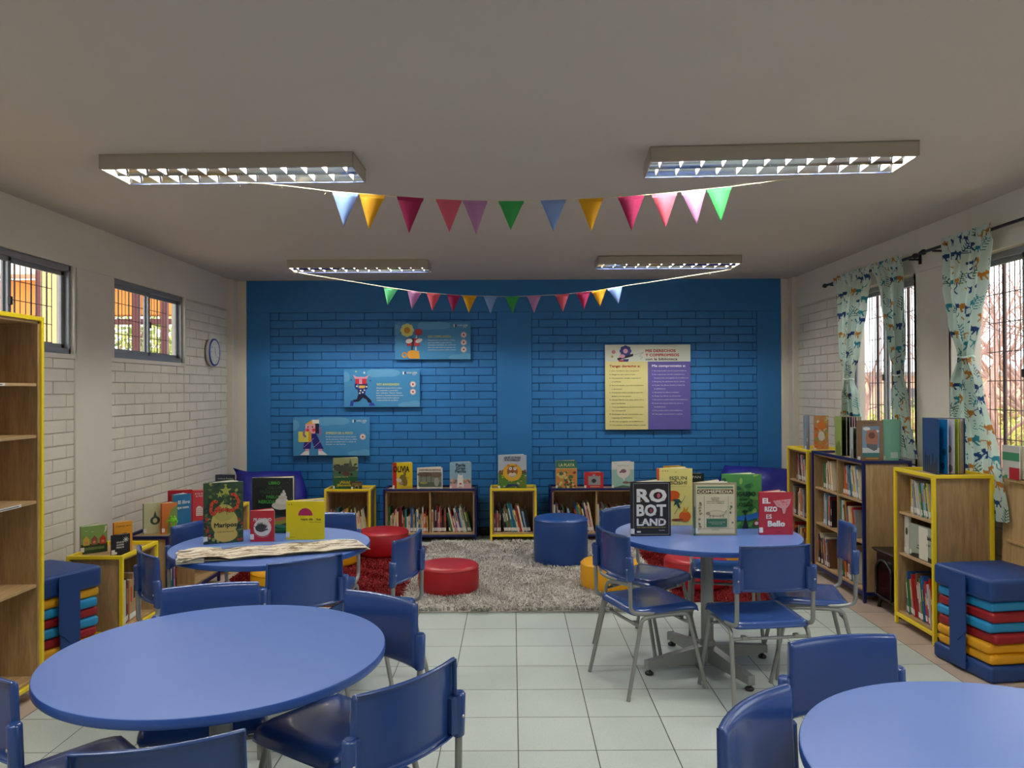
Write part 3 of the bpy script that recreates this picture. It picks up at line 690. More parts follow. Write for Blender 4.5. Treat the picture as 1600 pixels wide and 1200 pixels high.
for i, (cell, nm, nb, sd, kw) in enumerate(zip(ce, ('bottom left', 'middle left', 'top left', 'bottom right', 'middle right', 'top right'), (12, 9, 10, 14, 12, 16), (20, 21, 22, 23, 24, 25), ({'lean': (2, 8)}, {'start': .12}, {'start': .12, 'lean': (4, 9)}, {'lean': (3, 9)}, {'lean': (2, 8)}, {'lean': (3, 12), 'start': .05}))):
    fill(M, cell, ('on the %s shelf of the navy unit' % nm, 'books in the navy shelf by the right wall'), nb, sd, hmin=.2, hmax=.255, y=.03, tmin=.008, tmax=.024, **kw)
t, M, ce = right((XR2-.02, 6.90, 0), 'tall_cube_shelf', 'chest high yellow framed shelf in the far right corner', 'chest high shelves', .47, .35, 1.01, 1, [.40, .71], YEL)
for cell, nm, sd, kw in zip(ce, ('bottom', 'middle', 'top'), (30, 31, 32), ({}, {}, {'lean': (2, 11), 'start': .12})):
    fill(M, cell, ('on the %s shelf in the far right corner' % nm, 'books in the far right corner shelf'), 22, sd, hmin=.19, hmax=.25, y=.03, **kw)
# tall open bookcase in the left foreground
t, M, ce = shelf_unit('tall_bookcase', 'tall yellow framed wooden bookcase with nearly empty shelves at the left edge', None, (-2.375, 2.96, 0), 90, .94, .33, 1.905, 1, [.545, .965, 1.295, 1.555], YEL, zb=.085)
for z, q in ((.965, .62), (1.555, .55)):
    m = MB(); m.box(.5, .78 if z < 1 else .66, .0145, .0172, z+.001, z+.0145, LABEL)
    m.box(.53, .76 if z < 1 else .64, .0135, .0145, z+.006, z+.0095, C((60, 60, 64))); o = m.build('shelf_label', t); o['label'] = 'white printed strip on the shelf edge'
mb = MB(); mb.box(0, .018, 0, .2, 0, .24, C((30, 34, 56)), .001); mb.box(.002, .016, .002, .197, .002, .238, PAGE); mb.box(.001, .017, -.0006, 0, .015, .05, LABEL)
o = mb.build('book'); o.matrix_world = M @ T(.62, .03, 1.571) @ RY(-9); props(o, 'dark navy book leaning alone in the tall yellow bookcase', 'book')

# ------------------------------------------------------------------ rugs
def rug(name, label, x0, x1, y0, y1, base, cols, n, ln, seed, tilt=1.0):
    t = thing(name, label, 'rug', ((x0+x1)/2, (y0+y1)/2, 0), 0)
    W, D = x1-x0, y1-y0
    m = MB(); m.box(-W/2, W/2, -D/2, D/2, .001, .010, mat(name+'_backing', base, .9), .004); m.build('backing', t)
    rg = np.random.default_rng(seed); px = rg.uniform(-W/2, W/2, n); py = rg.uniform(-D/2, D/2, n)
    fl = np.sin(px*7.3+np.sin(py*5.1)*1.7)*1.3+np.cos(py*8.1+px*3.3)*1.3+rg.normal(0, .9, n)     # combed tufts
    dx, dy = np.cos(fl*1.6), np.sin(fl*1.6)-.25; L = ln*rg.uniform(.6, 1.15, n); tl = tilt*rg.uniform(.35, 1.0, n); wd = rg.uniform(.0022, .0044, n)*(ln/.045)**.4
    V = []
    for s_, hh in ((0, 0), (.45, .62), (1, .95)):
        ox = px+dx*L*tl*s_**1.4; oy = py+dy*L*tl*s_**1.4; oz = .008+L*hh*(1-.45*tl*s_); w_ = wd*(1.2-s_*.9)
        for sg in (-1, 1): V.append(np.stack([ox-dy*w_*sg, oy+dx*w_*sg, oz], 1))
    V = np.stack(V, 1).reshape(-1, 3); b_ = np.arange(n)[:, None]*6
    F = np.concatenate([b_+np.array([0, 1, 3, 2]), b_+np.array([2, 3, 5, 4])])
    me = bpy.data.meshes.new('pile'); me.from_pydata(V.tolist(), [], F.tolist())
    for i, c in enumerate(cols): me.materials.append(mat(name+'_fibre_%d_%d_%d' % c, c, .75, trans=.15))
    mi = rg.integers(0, len(cols), n); me.polygons.foreach_set('material_index', np.concatenate([mi, mi]).tolist())
    me.polygons.foreach_set('use_smooth', [True]*(2*n))
    o = bpy.data.objects.new('pile', me); COL.objects.link(o); o.parent = t; o['kind'] = 'stuff'
rug('shag_rug', 'light grey long pile shag rug in the middle of the reading corner', -.80, 1.14, 5.27, 7.62, (190, 184, 176), [(226, 222, 214), (240, 238, 232), (206, 200, 192), (246, 244, 240), (170, 162, 154)], 62000, .050, 1)
RED = [(150, 18, 24), (176, 26, 30), (120, 12, 18), (138, 16, 22)]
rug('red_rug', 'red shaggy rug on the left of the grey rug', -2.28, -.80, 5.42, 7.45, (110, 14, 18), RED, 38000, .022, 2, .8)
rug('red_rug', 'red shaggy rug on the right of the grey rug, behind the table', 1.14, 2.34, 5.50, 7.35, (110, 14, 18), RED, 32000, .022, 3, .8)

# ------------------------------------------------------------------ poufs
def pouf(label, x, y, r, h, paint, group, tag=False, z=.018):
    t = thing('pouf', label, 'pouf', (x, y, z), 0, group)
    m = MB(); m.lathe([(.02, 0), (r-.02, .0), (r-.006, .008), (r, .03), (r+.004, h*.5), (r, h-.03), (r-.004, h-.022)], paint, 56, cap1=False); m.build('side', t)
    m = MB(); m.lathe([(r-.004, h-.022), (r-.001, h-.019), (r-.004, h-.014), (r-.014, h-.003), (r-.05, h+.005), (r*.5, h+.010), (.01, h+.012)], paint, 56, cap0=False); m.build('top_panel', t)
    m = MB(); m.lathe([(r-.001, h-.0235), (r+.0025, h-.021), (r+.0025, h-.018), (r-.001, h-.0155)], paint, 56, cap0=False, cap1=False); m.build('piping', t)
    if tag: m = MB(); m.box(-.045, -.033, -r-.006, -r-.003, .085, .125, LABEL); o = m.build('tag', t); o['label'] = 'small white tag'
VRED = mat('red_vinyl', (168, 18, 30), .42, bump=(160, .0006)); VYEL = mat('yellow_vinyl', (232, 168, 12), .42, bump=(160, .0006)); VBLU = mat('blue_vinyl', (22, 66, 134), .4, bump=(160, .0006))
pouf('low round red pouf on the front edge of the grey rug', -.483, 5.80, .225, .20, VRED, 'low poufs')
pouf('low round red pouf by the navy shelf, behind the table with the paper strip', -1.20, 7.12, .235, .215, VRED, 'low poufs')
pouf('low round yellow pouf behind the paper strip table, in front of the red one', -1.58, 6.72, .225, .20, VYEL, 'low poufs')
pouf('low round yellow pouf seen under the left table between the chairs', -1.70, 5.68, .225, .20, VYEL, 'low poufs')
pouf('tall round dark blue pouf standing at the right of the grey rug', .42, 6.72, .233, .395, VBLU, None)
pouf('low round yellow pouf with a white tag, left of the right hand table', .745, 5.88, .225, .20, VYEL, 'low poufs', True)
pouf('low round red pouf seen behind the column of the right hand table', 1.41, 5.95, .235, .21, VRED, 'low poufs')
pouf('low round yellow pouf behind the red one under the right hand table', 1.77, 6.42, .225, .20, VYEL, 'low poufs')

# ------------------------------------------------------------------ beanbags
def beanbag(label, loc, rz, seed, sx=1):
    cloth = mat('royal_blue_canvas', (16, 18, 128), .6, bump=(7, .02))
    m = MB(); e = [-1+2*i/26 for i in range(27)]
    def fn(sg):
        def f(u, v):
            ear = (abs(u)*abs(v))**9
            ear *= .8 if (u < 0 and v > 0 and seed == 1) else .15; kx = math.sqrt(1-.42*v*v) if v > 0 else 1-.1*v*v*v*v
            x = u*.37*kx+u*.05*max(0, -v); z = .41+v*.36*math.sqrt(1-.30*u*u)+ear*.06-.05*(1-u*u)*max(0, v)**3; x += u*ear*.10
            th = .30*((1-u**6)*(1-v**6))**.5*(1.25-.45*v)
            y = sg*th*.62 + .015*math.sin(u*9+seed)*math.cos(v*7+seed)*(1-u*u)
            return (x*sx, y, z)
        return f
    m.grid(fn(-1), e, e, cloth); m.grid(fn(1), e, e, cloth, flip=True)
    o = m.build('beanbag', None, loc); o.rotation_euler = (R(-12), R(2), R(rz)); props(o, label, 'beanbag', 'blue beanbags')
beanbag('royal blue canvas beanbag slumped in the far left corner', (-2.43, 7.68, .0), 22, 1)
beanbag('royal blue canvas beanbag slumped in the far right corner', (2.42, 7.62, .03), -14, 2.2, 1.1)

# ------------------------------------------------------------------ cushion stacks
CB = mat('navy_blue_canvas', (20, 60, 124), .5, bump=(400, .0004)); CL = mat('light_blue_canvas', (28, 140, 196), .55, bump=(400, .0004)); CR = mat('red_canvas', (150, 16, 26), .55, bump=(400, .0004)); CY = mat('mustard_canvas', (222, 160, 16), .55, bump=(400, .0004))
def cushion_stack(side, loc, rz, order, facedir):
    sid = 'left' if side < 0 else 'right'
    t = thing('cushion_carrier', 'dark blue padded carrier strapped round a stack of cushions, on the %s' % sid, 'cushion carrier', loc, R(rz), 'cushion carriers')
    W = .42
    m = MB(); soft(m, W+.02, W+.02, .085, .02, CB, T(0, 0, .044)); m.build('base', t)
    zt = .088+6*.0545
    m = MB(); soft(m, W+.015, W+.015, .118, .022, CB, T(0, 0, zt+.060), crown=.004); m.build('lid_cushion', t)
    fx = facedir*(W/2+.022)                # strap up the visible side
    m = MB(); a, b_ = (fx-.004, fx+.004); m.box(a, b_, -.055, .065, .02, zt+.10, CB, .003); m.box(a-facedir*.01-.002, a-facedir*.01+.004, -.055, .065, .02, .06, CB, .001); m.build('strap', t)
    m = MB(); P = [(-.065, zt+.112), (-.065, zt-.19), (0.0, zt-.255), (.06, zt-.19), (.06, zt+.112)]
    m.prism(P, .006, CB, T(fx+facedir*.005-.003, 0, 0) @ Matrix(((0, 0, 1, 0), (1, 0, 0, 0), (0, 1, 0, 0), (0, 0, 0, 1))))
    m.build('strap_flap', t)
    nm = {'y': ('mustard yellow', CY), 'l': ('light blue', CL), 'r': ('red', CR)}; seen = {}
    tot = {k: order.count(k) for k in order}
    for i, k in enumerate(order):          # bottom to top
        z = .088+.0545*i+.027; m = MB(); rnd = random.Random(i*7+int(side)); soft(m, W-rnd.uniform(0, .02), W-rnd.uniform(0, .02), .0545, .02, nm[k][1], crown=0, wob=.004 if False else 0, n=9)
        o = m.build('seat_cushion', None, (loc[0]+rnd.uniform(-.006, .006), loc[1]+rnd.uniform(-.006, .006), z)); o.rotation_euler = (0, 0, R(rz+rnd.uniform(-2, 2)))
        place = ['bottom', 'second from the bottom', 'third from the bottom', 'fourth from the bottom', 'fifth from the bottom', 'top'][i]
        props(o, '%s square seat cushion, %s of the six in the %s stack' % (nm[k][0], place, sid), 'cushion', 'cushions in the %s stack' % sid)
cushion_stack(1, (2.64, 4.20, 0), 8, 'yyrlrl', -1)
cushion_stack(-1, (-2.635, 4.29, 0), -23, 'yrlrly', 1)

# ------------------------------------------------------------------ buntings
FC = {'b': ('light blue', (140, 172, 226)), 'y': ('mustard yellow', (236, 180, 34)), 'm': ('magenta', (176, 40, 96)), 'k': ('pink', (226, 106, 128)), 'l': ('lilac', (196, 140, 190)), 'g': ('green', (64, 176, 92)), 'w': ('mint', (120, 220, 160))}
def wp(px, py, Y):
    py2 = py+(px-800)*.00436; return Vector(((px-800)*Y/1200, Y, CAM_H+(608-py2)*Y/1200))
def bunting(label, knots, flags, hh, sag_y):
    t = thing('bunting', label, 'bunting', (0, 0, 0), 0, 'strings of pennants')
    m = MB(); m.tube(knots, .0022, mat('jute_cord', (214, 200, 168), .9), 6)
    rnd = random.Random(3)
    for k in range(26):                    # frayed fibres near the ends
        i = rnd.choice([0, 1, len(knots)-3, len(knots)-2]); a = knots[i].lerp(knots[i+1], rnd.random()); m.tube([a, a+Vector((rnd.uniform(-.02, .02), 0, rnd.uniform(-.025, .012)))], .0006, mat('jute_cord', (214, 200, 168)), 4)
    m.build('cord', t)
    for (a, b_, tip, c) in flags:
        fm = mat('pennant_felt_'+FC[c][0].replace(' ', '_'), FC[c][1], .8, trans=.3); m = MB()
        dz = Vector((0, 0, -.018)); a2 = a.lerp(b_, .03)+dz; b2 = b_.lerp(a, .03)+dz; bulge = Vector((0, -.008, 0)); n = 7; V = []; F = []
        for i in range(n+1):
            s_ = i/n; l = a.lerp(tip, s_); r_ = b_.lerp(tip, s_); bb = bulge*math.sin(s_*3.1)
            V += [l, (l+r_)/2+bb, r_]
        for i in range(n):
            for k in (0, 1): F.append((i*3+k, i*3+k+1, i*3+k+4, i*3+k+3))
        m.add(V, F, fm, smooth=True); o_ = Vector((0, -.0016, 0)); m.add([a+o_, b_+o_, b2+o_, a2+o_], [(0, 1, 2, 3)], fm); m.add([a-o_, b_-o_, b2-o_, a2-o_], [(0, 1, 2, 3)], fm)
        o = m.build('pennant', t); md = o.modifiers.new('thickness', 'SOLIDIFY'); md.thickness = .0012; o['label'] = FC[c][0]+' felt pennant'
# near string: cord points and flags read as (left px, right px, top y, tip x, tip y, colour), all hung in the plane between the lamps
NY = 3.92; kn = [(372, 284), (440, 289), (522, 299), (600, 305), (700, 312), (800, 314.5), (880, 312), (980, 307), (1058, 300), (1145, 291), (1220, 281), (1300, 268)]
def cordy(kn, x):
    for (a, b_) in zip(kn, kn[1:]):
        if a[0] <= x <= b_[0]: return a[1]+(b_[1]-a[1])*(x-a[0])/(b_[0]-a[0])
def fl(kn, Y, rows):
    return [(wp(l, cordy(kn, l), Y), wp(r_, cordy(kn, r_), Y), wp(tx, ty, Y), c) for (l, r_, tx, ty, c) in rows]
bunting('string of twelve felt pennants hanging between the two nearer ceiling lights', [wp(x, y, NY) for x, y in kn],
        fl(kn, NY, [(520, 561, 538, 354, 'b'), (562, 603, 577, 358, 'y'), (621, 663, 640, 364, 'm'), (682, 723, 703, 363, 'k'), (724, 763, 745, 366, 'l'), (780, 820, 799, 359, 'g'), (846, 886, 866, 362, 'b'), (905, 944, 925, 361, 'y'), (967, 1008, 988, 360, 'm'), (1020, 1060, 1041, 356, 'k'), (1066, 1105, 1090, 350, 'l'), (1106, 1145, 1128, 346, 'g')]), .17, 0)
FY = 6.88; kn = [(458, 424.5), (520, 435), (600, 448), (660, 457), (720, 461.5), (800, 463.5), (880, 460), (930, 454.5), (975, 447), (1060, 434), (1143, 421)]
bunting('string of twelve small felt pennants in front of the blue wall', [wp(x, y, FY) for x, y in kn],
        fl(kn, FY, [(600, 622, 606, 477, 'w'), (637, 659, 644, 483, 'l'), (667, 689, 676, 486, 'k'), (699, 720, 708, 488, 'm'), (723, 745, 733, 489, 'y'), (756, 777, 767, 490, 'b'), (790, 812, 801, 490, 'g'), (824, 846, 835, 489, 'l'), (868, 890, 880, 487, 'k'), (901, 923, 913, 484, 'm'), (925, 948, 938, 479, 'y'), (950, 973, 967, 475, 'b')]), .15, 0)

# ------------------------------------------------------------------ curtains
def cloth_mat(name, rgb):
    m = mat(name, rgb, .8, trans=.36); return m
CLOTH = [cloth_mat('aqua_curtain_cloth', (202, 220, 211)), cloth_mat('curtain_print_ochre', (184, 124, 50)), cloth_mat('curtain_print_navy', (36, 66, 118)), cloth_mat('curtain_print_teal', (44, 132, 150)), cloth_mat('curtain_print_olive', (66, 96, 84))]
def print_layout(wd, z0, z1, seed):
    """which dye each point of the flat cloth has: prowling cats and sprigs, as a function of (a, z) arrays"""
    rnd = random.Random(seed); items = []
    row = 0; z = z0
    while z < z1:
        a = -.05+(row % 2)*.07
        while a < wd:
            ca, cz = a+rnd.uniform(-.015, .015), z+rnd.uniform(-.015, .015); fl_ = rnd.choice((-1, 1)); k = rnd.random(); sc_ = rnd.uniform(.85, 1.15)
            if k < .62:
                c = rnd.choice((1, 1, 2, 2, 3)); tl = R(rnd.uniform(-20, 20)); sh = []
                sh.append(('e', 0, 0, .032, .0135)); sh.append(('e', .034, .010, .012, .0095)); sh.append(('l', .022, -.004, .036, -.030, .0038)); sh.append(('l', .012, -.006, .016, -.032, .0038))
                sh.append(('l', -.024, -.004, -.034, -.028, .0042)); sh.append(('l', -.016, -.006, -.010, -.030, .0038)); sh.append(('l', -.030, .004, -.050, .014, .0028)); sh.append(('l', -.050, .014, -.056, .034, .0026)); sh.append(('e', .030, .021, .0035, .004))
            else:
                c = rnd.choice((4, 4, 3, 2)); tl = R(rnd.uniform(-35, 35)); sh = [('l', 0, -.045, .004, .045, .0020)]
                for q in range(5):
                    zz = -.03+.016*q
                    for sd in (-1, 1): sh.append(('l', .001, zz, sd*(.026-.003*q), zz+.018, .0020))
            items.append((ca, cz, fl_*sc_, sc_, math.cos(tl), math.sin(tl), c, sh)); a += .125
        z += .085; row += 1
    def f(A, Z):
        out = np.zeros(A.shape, int)
        for (ca, cz, fx, fz, co, si, c, sh) in items:
            dx, dz = A-ca, Z-cz; near = (np.abs(dx) < .075) & (np.abs(dz) < .075)
            if not near.any(): continue
            X = (dx*co+dz*si)/fx; Y_ = (-dx*si+dz*co)/fz; hit = np.zeros(A.shape, bool)
            for q in sh:
                if q[0] == 'e': hit |= ((X-q[1])/q[3])**2+((Y_-q[2])/q[4])**2 < 1
                else:
                    _, x0, y0, x1, y1, w_ = q; L2 = (x1-x0)**2+(y1-y0)**2; t_ = np.clip(((X-x0)*(x1-x0)+(Y_-y0)*(y1-y0))/L2, 0, 1)
                    hit |= (X-x0-t_*(x1-x0))**2+(Y_-y0-t_*(y1-y0))**2 < w_*w_
            out[hit & near] = c
        return out
    return f
def curtain(label, x, keys, zt, zb, ztie, seed):
    """keys: (z, y centre, width, fold depth)"""
    t = thing('curtain', label, 'curtain', (x, keys[0][1], 0), 0, 'aqua animal print curtains'); y00 = keys[0][1]
    nu, nv = 300, int((zt-zb)/.0055); rnd = random.Random(seed); ph = [rnd.uniform(0, 6.28) for _ in range(4)]
    Z = np.linspace(zt, zb, nv+1); ks = keys[::-1]; kz = [k[0] for k in ks]
    def ease(col):
        v = np.empty_like(Z)
        for i, z in enumerate(Z):
            for a, b_ in zip(keys, keys[1:]):
                if a[0]+1e-9 >= z >= b_[0]-1e-9: s_ = (a[0]-z)/(a[0]-b_[0]); s_ = s_*s_*(3-2*s_); v[i] = a[col]+(b_[col]-a[col])*s_
        return v[:, None]
    c, w_, d = ease(1), ease(2), ease(3); U = np.linspace(0, 1, nu+1)[None, :]; z = Z[:, None]
    f = np.sin(U*2*math.pi*6.5+ph[0]+.5*np.sin(z*3+ph[1]))*.65+np.sin(U*2*math.pi*11+ph[2]+z*1.1)*.35
    k_ = np.clip((z-(zt-.10))/.04, 0, 1)
    V = np.stack([d*f*(1-.6*k_)-.017*k_-.004*k_*np.sin(U*90), c+(U-.5)*w_+.006*np.sin(U*40+z*5)-y00, z+.006*k_*np.sin(U*37+seed)], -1).reshape(-1, 3)
    I = (np.arange(nv)[:, None]*(nu+1)+np.arange(nu)[None, :]).ravel(); F = np.stack([I, I+1, I+nu+2, I+nu+1], 1)
    WD = .85; A_, ZZ = np.meshgrid((np.arange(nu)+.5)/nu*WD, (Z[1:]+Z[:-1])/2); mi = print_layout(WD, zb-.05, zt+.05, seed)(A_, ZZ).ravel()
    me = bpy.data.meshes.new('cloth'); me.from_pydata(V.tolist(), [], F.tolist())
    for m in CLOTH: me.materials.append(m)
    me.polygons.foreach_set('material_index', mi.tolist()); me.polygons.foreach_set('use_smooth', [True]*len(F)); me.update()
    o = bpy.data.objects.new('cloth', me); COL.objects.link(o); o.parent = t
    kt = [k for k in keys if abs(k[0]-ztie) < .01][0]; m = MB()
    m.tube([(kt[3]*1.15*math.cos(a)+.0, kt[1]-y00+kt[2]*.54*math.sin(a), ztie+.004*math.sin(a*3)) for a in [2*math.pi*q/24 for q in range(24)]], .007, C((206, 224, 216)), 8, closed=True); m.build('tieback', t)
XC = XR-.085
curtain('narrow aqua animal print curtain tied on the far side of the far right window', XC, [(2.50, 6.45, .66, .022), (2.2, 6.49, .50, .032), (1.85, 6.53, .30, .034), (1.60, 6.53, .09, .030), (1.45, 6.52, .22, .04), (1.02, 6.48, .46, .03)], 2.50, 1.02, 1.60, 1)
curtain('narrow aqua animal print curtain tied on the near side of the far right window', XC, [(2.50, 5.83, .46, .022), (2.2, 5.79, .34, .030), (1.85, 5.73, .20, .032), (1.62, 5.69, .08, .028), (1.45, 5.68, .18, .036), (1.02, 5.64, .36, .03)], 2.50, 1.02, 1.62, 2)
curtain('wide aqua animal print curtain tied beside the near right window', XC, [(2.51, 4.81, .50, .022), (2.2, 4.83, .42, .034), (1.95, 4.84, .28, .036), (1.72, 4.84, .10, .034), (1.55, 4.83, .27, .042), (1.1, 4.76, .42, .036), (.74, 4.70, .47, .03)], 2.51, .74, 1.72, 3)
def rod(label, y0, y1, z):
    t = thing('curtain_rod', label, 'curtain rod', (XC, y1, z), 0, 'black curtain rods'); L = y1-y0
    m = MB(); m.tube([(0, 0, 0), (0, -L, 0)], .0105, BLK, 12); m.build('pole', t)
    for y, s_ in ((0, 1), (-L, -1)):
        m = MB(); m.lathe([(.012, 0), (.019, .006), (.020, .02), (.012, .03), (.016, .04), (.004, .05)], BLK, 16, M=T(0, y, 0) @ RX(-90*s_)); m.build('finial', t)
    for y in (-.1, -L+.07):
        m = MB(); m.box(.0, .085, y-.006, y+.006, -.018, -.006, BLK, .002); m.box(.074, .085, y-.014, y+.014, -.045, .045, BLK, .002); m.build('bracket', t)
rod('short black curtain rod above the far right window', 5.46, 7.0, 2.462)
rod('long black curtain rod above the near right window, running out of view', 3.55, 5.32, 2.47)

# ------------------------------------------------------------------ wall clock
t = thing('wall_clock', 'round white wall clock with a blue rim on the left brick wall', 'clock', (XL+.006, 7.46, 1.90)); M = RY(90)
m = MB(); m.lathe([(.128, 0), (.134, .006), (.134, .03), (.126, .038)], C((214, 214, 212)), 48, M=M); m.build('case', t)
m = MB(); m.lathe([(.134, .030), (.133, .040), (.122, .043), (.116, .038)], mat('blue_clock_rim', (30, 60, 150), .3), 48, M=M, cap0=False, cap1=False); m.build('rim', t)
m = MB(); m.lathe([(.118, .0385), (.117, .0388)], C((226, 226, 222)), 48, M=M)
its = []
for k in range(12):
    a = math.radians(30*(k+1)); its.append(('t', str(k+1), .092*math.sin(a), .092*math.cos(a)-.009, .018, (30, 30, 34), None, 'c'))
    its.append(('l', [(.108*math.sin(a), .108*math.cos(a)), (.114*math.sin(a), .114*math.cos(a))], .003, (30, 30, 34)))
MF = Matrix(((0, -1, 0, 0), (1, 0, 0, 0), (0, 0, 1, 0), (0, 0, 0, 1)))     # print plane (x, z) facing -y  ->  facing +x
draw(m, its, T(.0390, 0, 0) @ MF); m.build('dial', t)
m = MB(); draw(m, [('l', [(0, 0), (-.012, .055)], .007, (20, 20, 22)), ('l', [(0, 0), (.034, -.055)], .005, (20, 20, 22)), ('c', 0, 0, .007, (20, 20, 22))], T(.0425, 0, 0) @ MF); m.build('hands', t)

# ------------------------------------------------------------------ electric stove heater
t = thing('electric_stove', 'small black electric stove heater between the two right hand shelves', 'heater', (2.52, 5.235, 0), R(-90))
m = MB(); m.box(-.14, .14, .02, .25, .07, .40, BLK, .006); m.build('body', t)
m = MB(); m.box(-.16, .16, -.005, .27, .40, .415, BLK, .006); m.box(-.15, .15, .005, .26, .392, .402, BLK, .003); m.build('top_plate', t)
m = MB(); P = [(-.11, .10), (.11, .10)]+[(.11*math.cos(R(a)), .26+.09*math.sin(R(a))) for a in range(0, 181, 15)]
m.prism(P, .012, mat('dark_glass', (22, 16, 15), .12), T(0, .02, 0) @ RX(90)); dr = m.build('door', t)
m = MB(); m.tube([(x, .0, z) for x, z in P[2:]], .008, BLK, 8); m.tube([(-.11, 0, .26), (-.11, 0, .10), (.11, 0, .10), (.11, 0, .26)], .007, BLK, 8); m.build('door_rim', dr)
for x in (-.115, .115):
    for y in (.04, .23): m = MB(); m.tube([(x, y, .09), (x*1.15, y, .035), (x*1.25, y, .001)], [.016, .011, .014], BLK, 10); m.build('leg', t)

# ------------------------------------------------------------------ wooden display easel at the far right
t = thing('display_easel', 'pale wooden display easel leaning at the right edge beside the window', 'easel', (2.892, 4.36, 0), R(-90))
m = MB(); P = [(-.15, 0), (-.105, .0), (-.04, .60), (-.04, 1.12), (-.075, 1.155), (-.11, 1.12), (-.13, .7)]
for s_ in (-1, 1):
    m = MB(); Q = [(s_*(x+.0), z) for x, z in [(-.22, 0), (-.14, 0), (-.12, 1.08), (-.14, 1.11), (-.18, 1.11), (-.20, 1.08)]]; Q = Q if s_ < 0 else Q
    if s_ > 0: Q = Q[::-1]
    m.prism([(x, z) for x, z in Q][::-1] if False else Q, .018, PINE, Matrix.Rotation(R(-1.5), 4, 'X') @ T(0, .018, 0) @ RX(90) @ T(0, 0, 0)); m.build('side_rail', t)
for z in (.25, .62, .98):
    m = MB(); m.box(-.15, .15, -.035 if z > .9 else -.012, .0, z, z+.018, PINE, .003, Matrix.Rotation(R(-1.5), 4, 'X')); m.build('ledge', t)
m = MB(); m.box(-.15, .15, .001, .008, .2, 1.06, PINE, .001, Matrix.Rotation(R(-1.5), 4, 'X')); m.build('back_panel', t)

# ------------------------------------------------------------------ standing picture books
def scale(items, w_, h):
    out = []
    for it in items:
        k = it[0]
        if k == 'r': out.append(('r', it[1]*w_, it[2]*h, it[3]*w_, it[4]*h, it[5]))
        elif k == 'c': out.append(('c', it[1]*w_, it[2]*h, it[3]*w_, it[4]))
        elif k == 's': out.append(('s', it[1]*w_, it[2]*h, it[3]*w_, it[4]))
        elif k == 'e': out.append(('e', it[1]*w_, it[2]*h, it[3]*w_, it[4]*h, it[5], *(it[6:])))
        elif k == 'p': out.append(('p', [(x*w_, z*h) for x, z in it[1]], it[2]))
        elif k == 'l': out.append(('l', [(x*w_, z*h) for x, z in it[1]], it[2]*w_, it[3]))
        elif k == 't':
            a = list(it); a[2] *= w_; a[3] *= h; a[4] *= h
            if len(a) > 6 and a[6]: a[6] *= w_
            if len(a) > 8: a[8] = a[8]
            out.append(tuple(a))
    return out
def picture_book(label, loc, rz, w_, h, col, items, spine=None, ang=32, ts=.014, group=None, back=None, leaves=3, tilt=0):
    t = thing('picture_book', label, 'book', loc, R(rz), group)
    sp = spine or col; bk = back or col; m = MB(); cv = C(col, .3)
    m.box(0, w_, 0, .0025, 0, h, cv, .0006); m.box(-.002, .0005, 0, ts, 0, h, C(sp, .3), .0006)
    MBk = T(0, ts-.0025, 0) @ RZ(ang); m.box(0, w_, 0, .0025, 0, h, C(bk, .35), .0006, MBk)
    draw(m, scale(items, w_, h), box=(w_, h))
    m.box(-.0024, .018, -.0012, -.0009, .012, .040, LABEL)
    m.build('cover', t)
    m = MB(); m.box(.002, w_*.97, .003, .003+ts*.30, .004, h-.004, PAGE); m.box(.002, w_*.97, -ts*.42, -.0005, .004, h-.004, PAGE, 0, MBk)
    for k in range(leaves):
        a = ang*(k+.7)/(leaves+.6); wv = w_*(.955-.03*(k % 2)); n = 6; V = []
        for i in range(n+1):
            s_ = i/n; an = R(a+6*math.sin(s_*3)*(1 if k % 2 else -1)); V += [(.003+wv*s_*math.cos(an), ts*.5+wv*s_*math.sin(an), .005), (.003+wv*s_*math.cos(an), ts*.5+wv*s_*math.sin(an), h-.004+.003*math.sin(s_*3.1))]
        m.add(V, [(2*i, 2*i+2, 2*i+3, 2*i+1) for i in range(n)], PAGE, smooth=True)
    m.build('pages', t)
    return t
def px_book(label, pl, pr, pt, pb, z, items, col, Y=None, rz=0, **k):
    pbc = pb+((pl+pr)/2-800)*.00436
    Y = Y or 1200*(CAM_H-z)/(pbc-608); x = (pl-800)*Y/1200; w_ = (pr-pl)*Y/1200/math.cos(R(rz)); h = (pb-pt)*Y/1200
    return picture_book(label, (x, Y, z+.0008), rz, w_, h, col, items, **k)
ZT = .7302
rb = random.Random(5)
KW, WH = (24, 24, 26), (226, 226, 222)
# right hand table
G5 = 'books standing on the right table'
cols_ = [(200, 60, 60), (70, 120, 180), (220, 190, 80), (60, 60, 70), (230, 160, 150)]
rob = [('l', [(.06, .03), (.95, .03), (.95, .97), (.06, .97), (.06, .03)], .008, (170, 170, 174)),
       ('t', 'RO', .16, .635, .235, WH, .72, 'l', .02), ('t', 'BOT', .15, .375, .21, WH, .72, 'l', .02), ('t', 'LAND', .15, .195, .13, WH, .72, 'l', .02),
       ('t', 'UNA FÁBRICA DE ROBOTS MUY LOCOS', .15, .15, .018, (210, 190, 70), .72), ('t', 'Bang & Hine', .70, .10, .016, WH)]
for k in range(46):
    x, z = rb.uniform(.18, .84), rb.choice([rb.uniform(.65, .86), rb.uniform(.39, .57), rb.uniform(.2, .31)]); rob.append(('c', x, z, rb.uniform(.006, .014), rb.choice(cols_+[(40, 44, 60)]*3)))
rob += [('e', .69, .745, .045, .045, (206, 90, 100)), ('r', .14, .065, .10, .03, (220, 220, 216)), ('e', .50, .47, .035, .04, (150, 60, 70))]
px_book('black picture book titled ROBOT LAND in large white letters on the right table', 985, 1047, 753, 837.5, ZT, rob, (30, 30, 34), group=G5, ang=38)
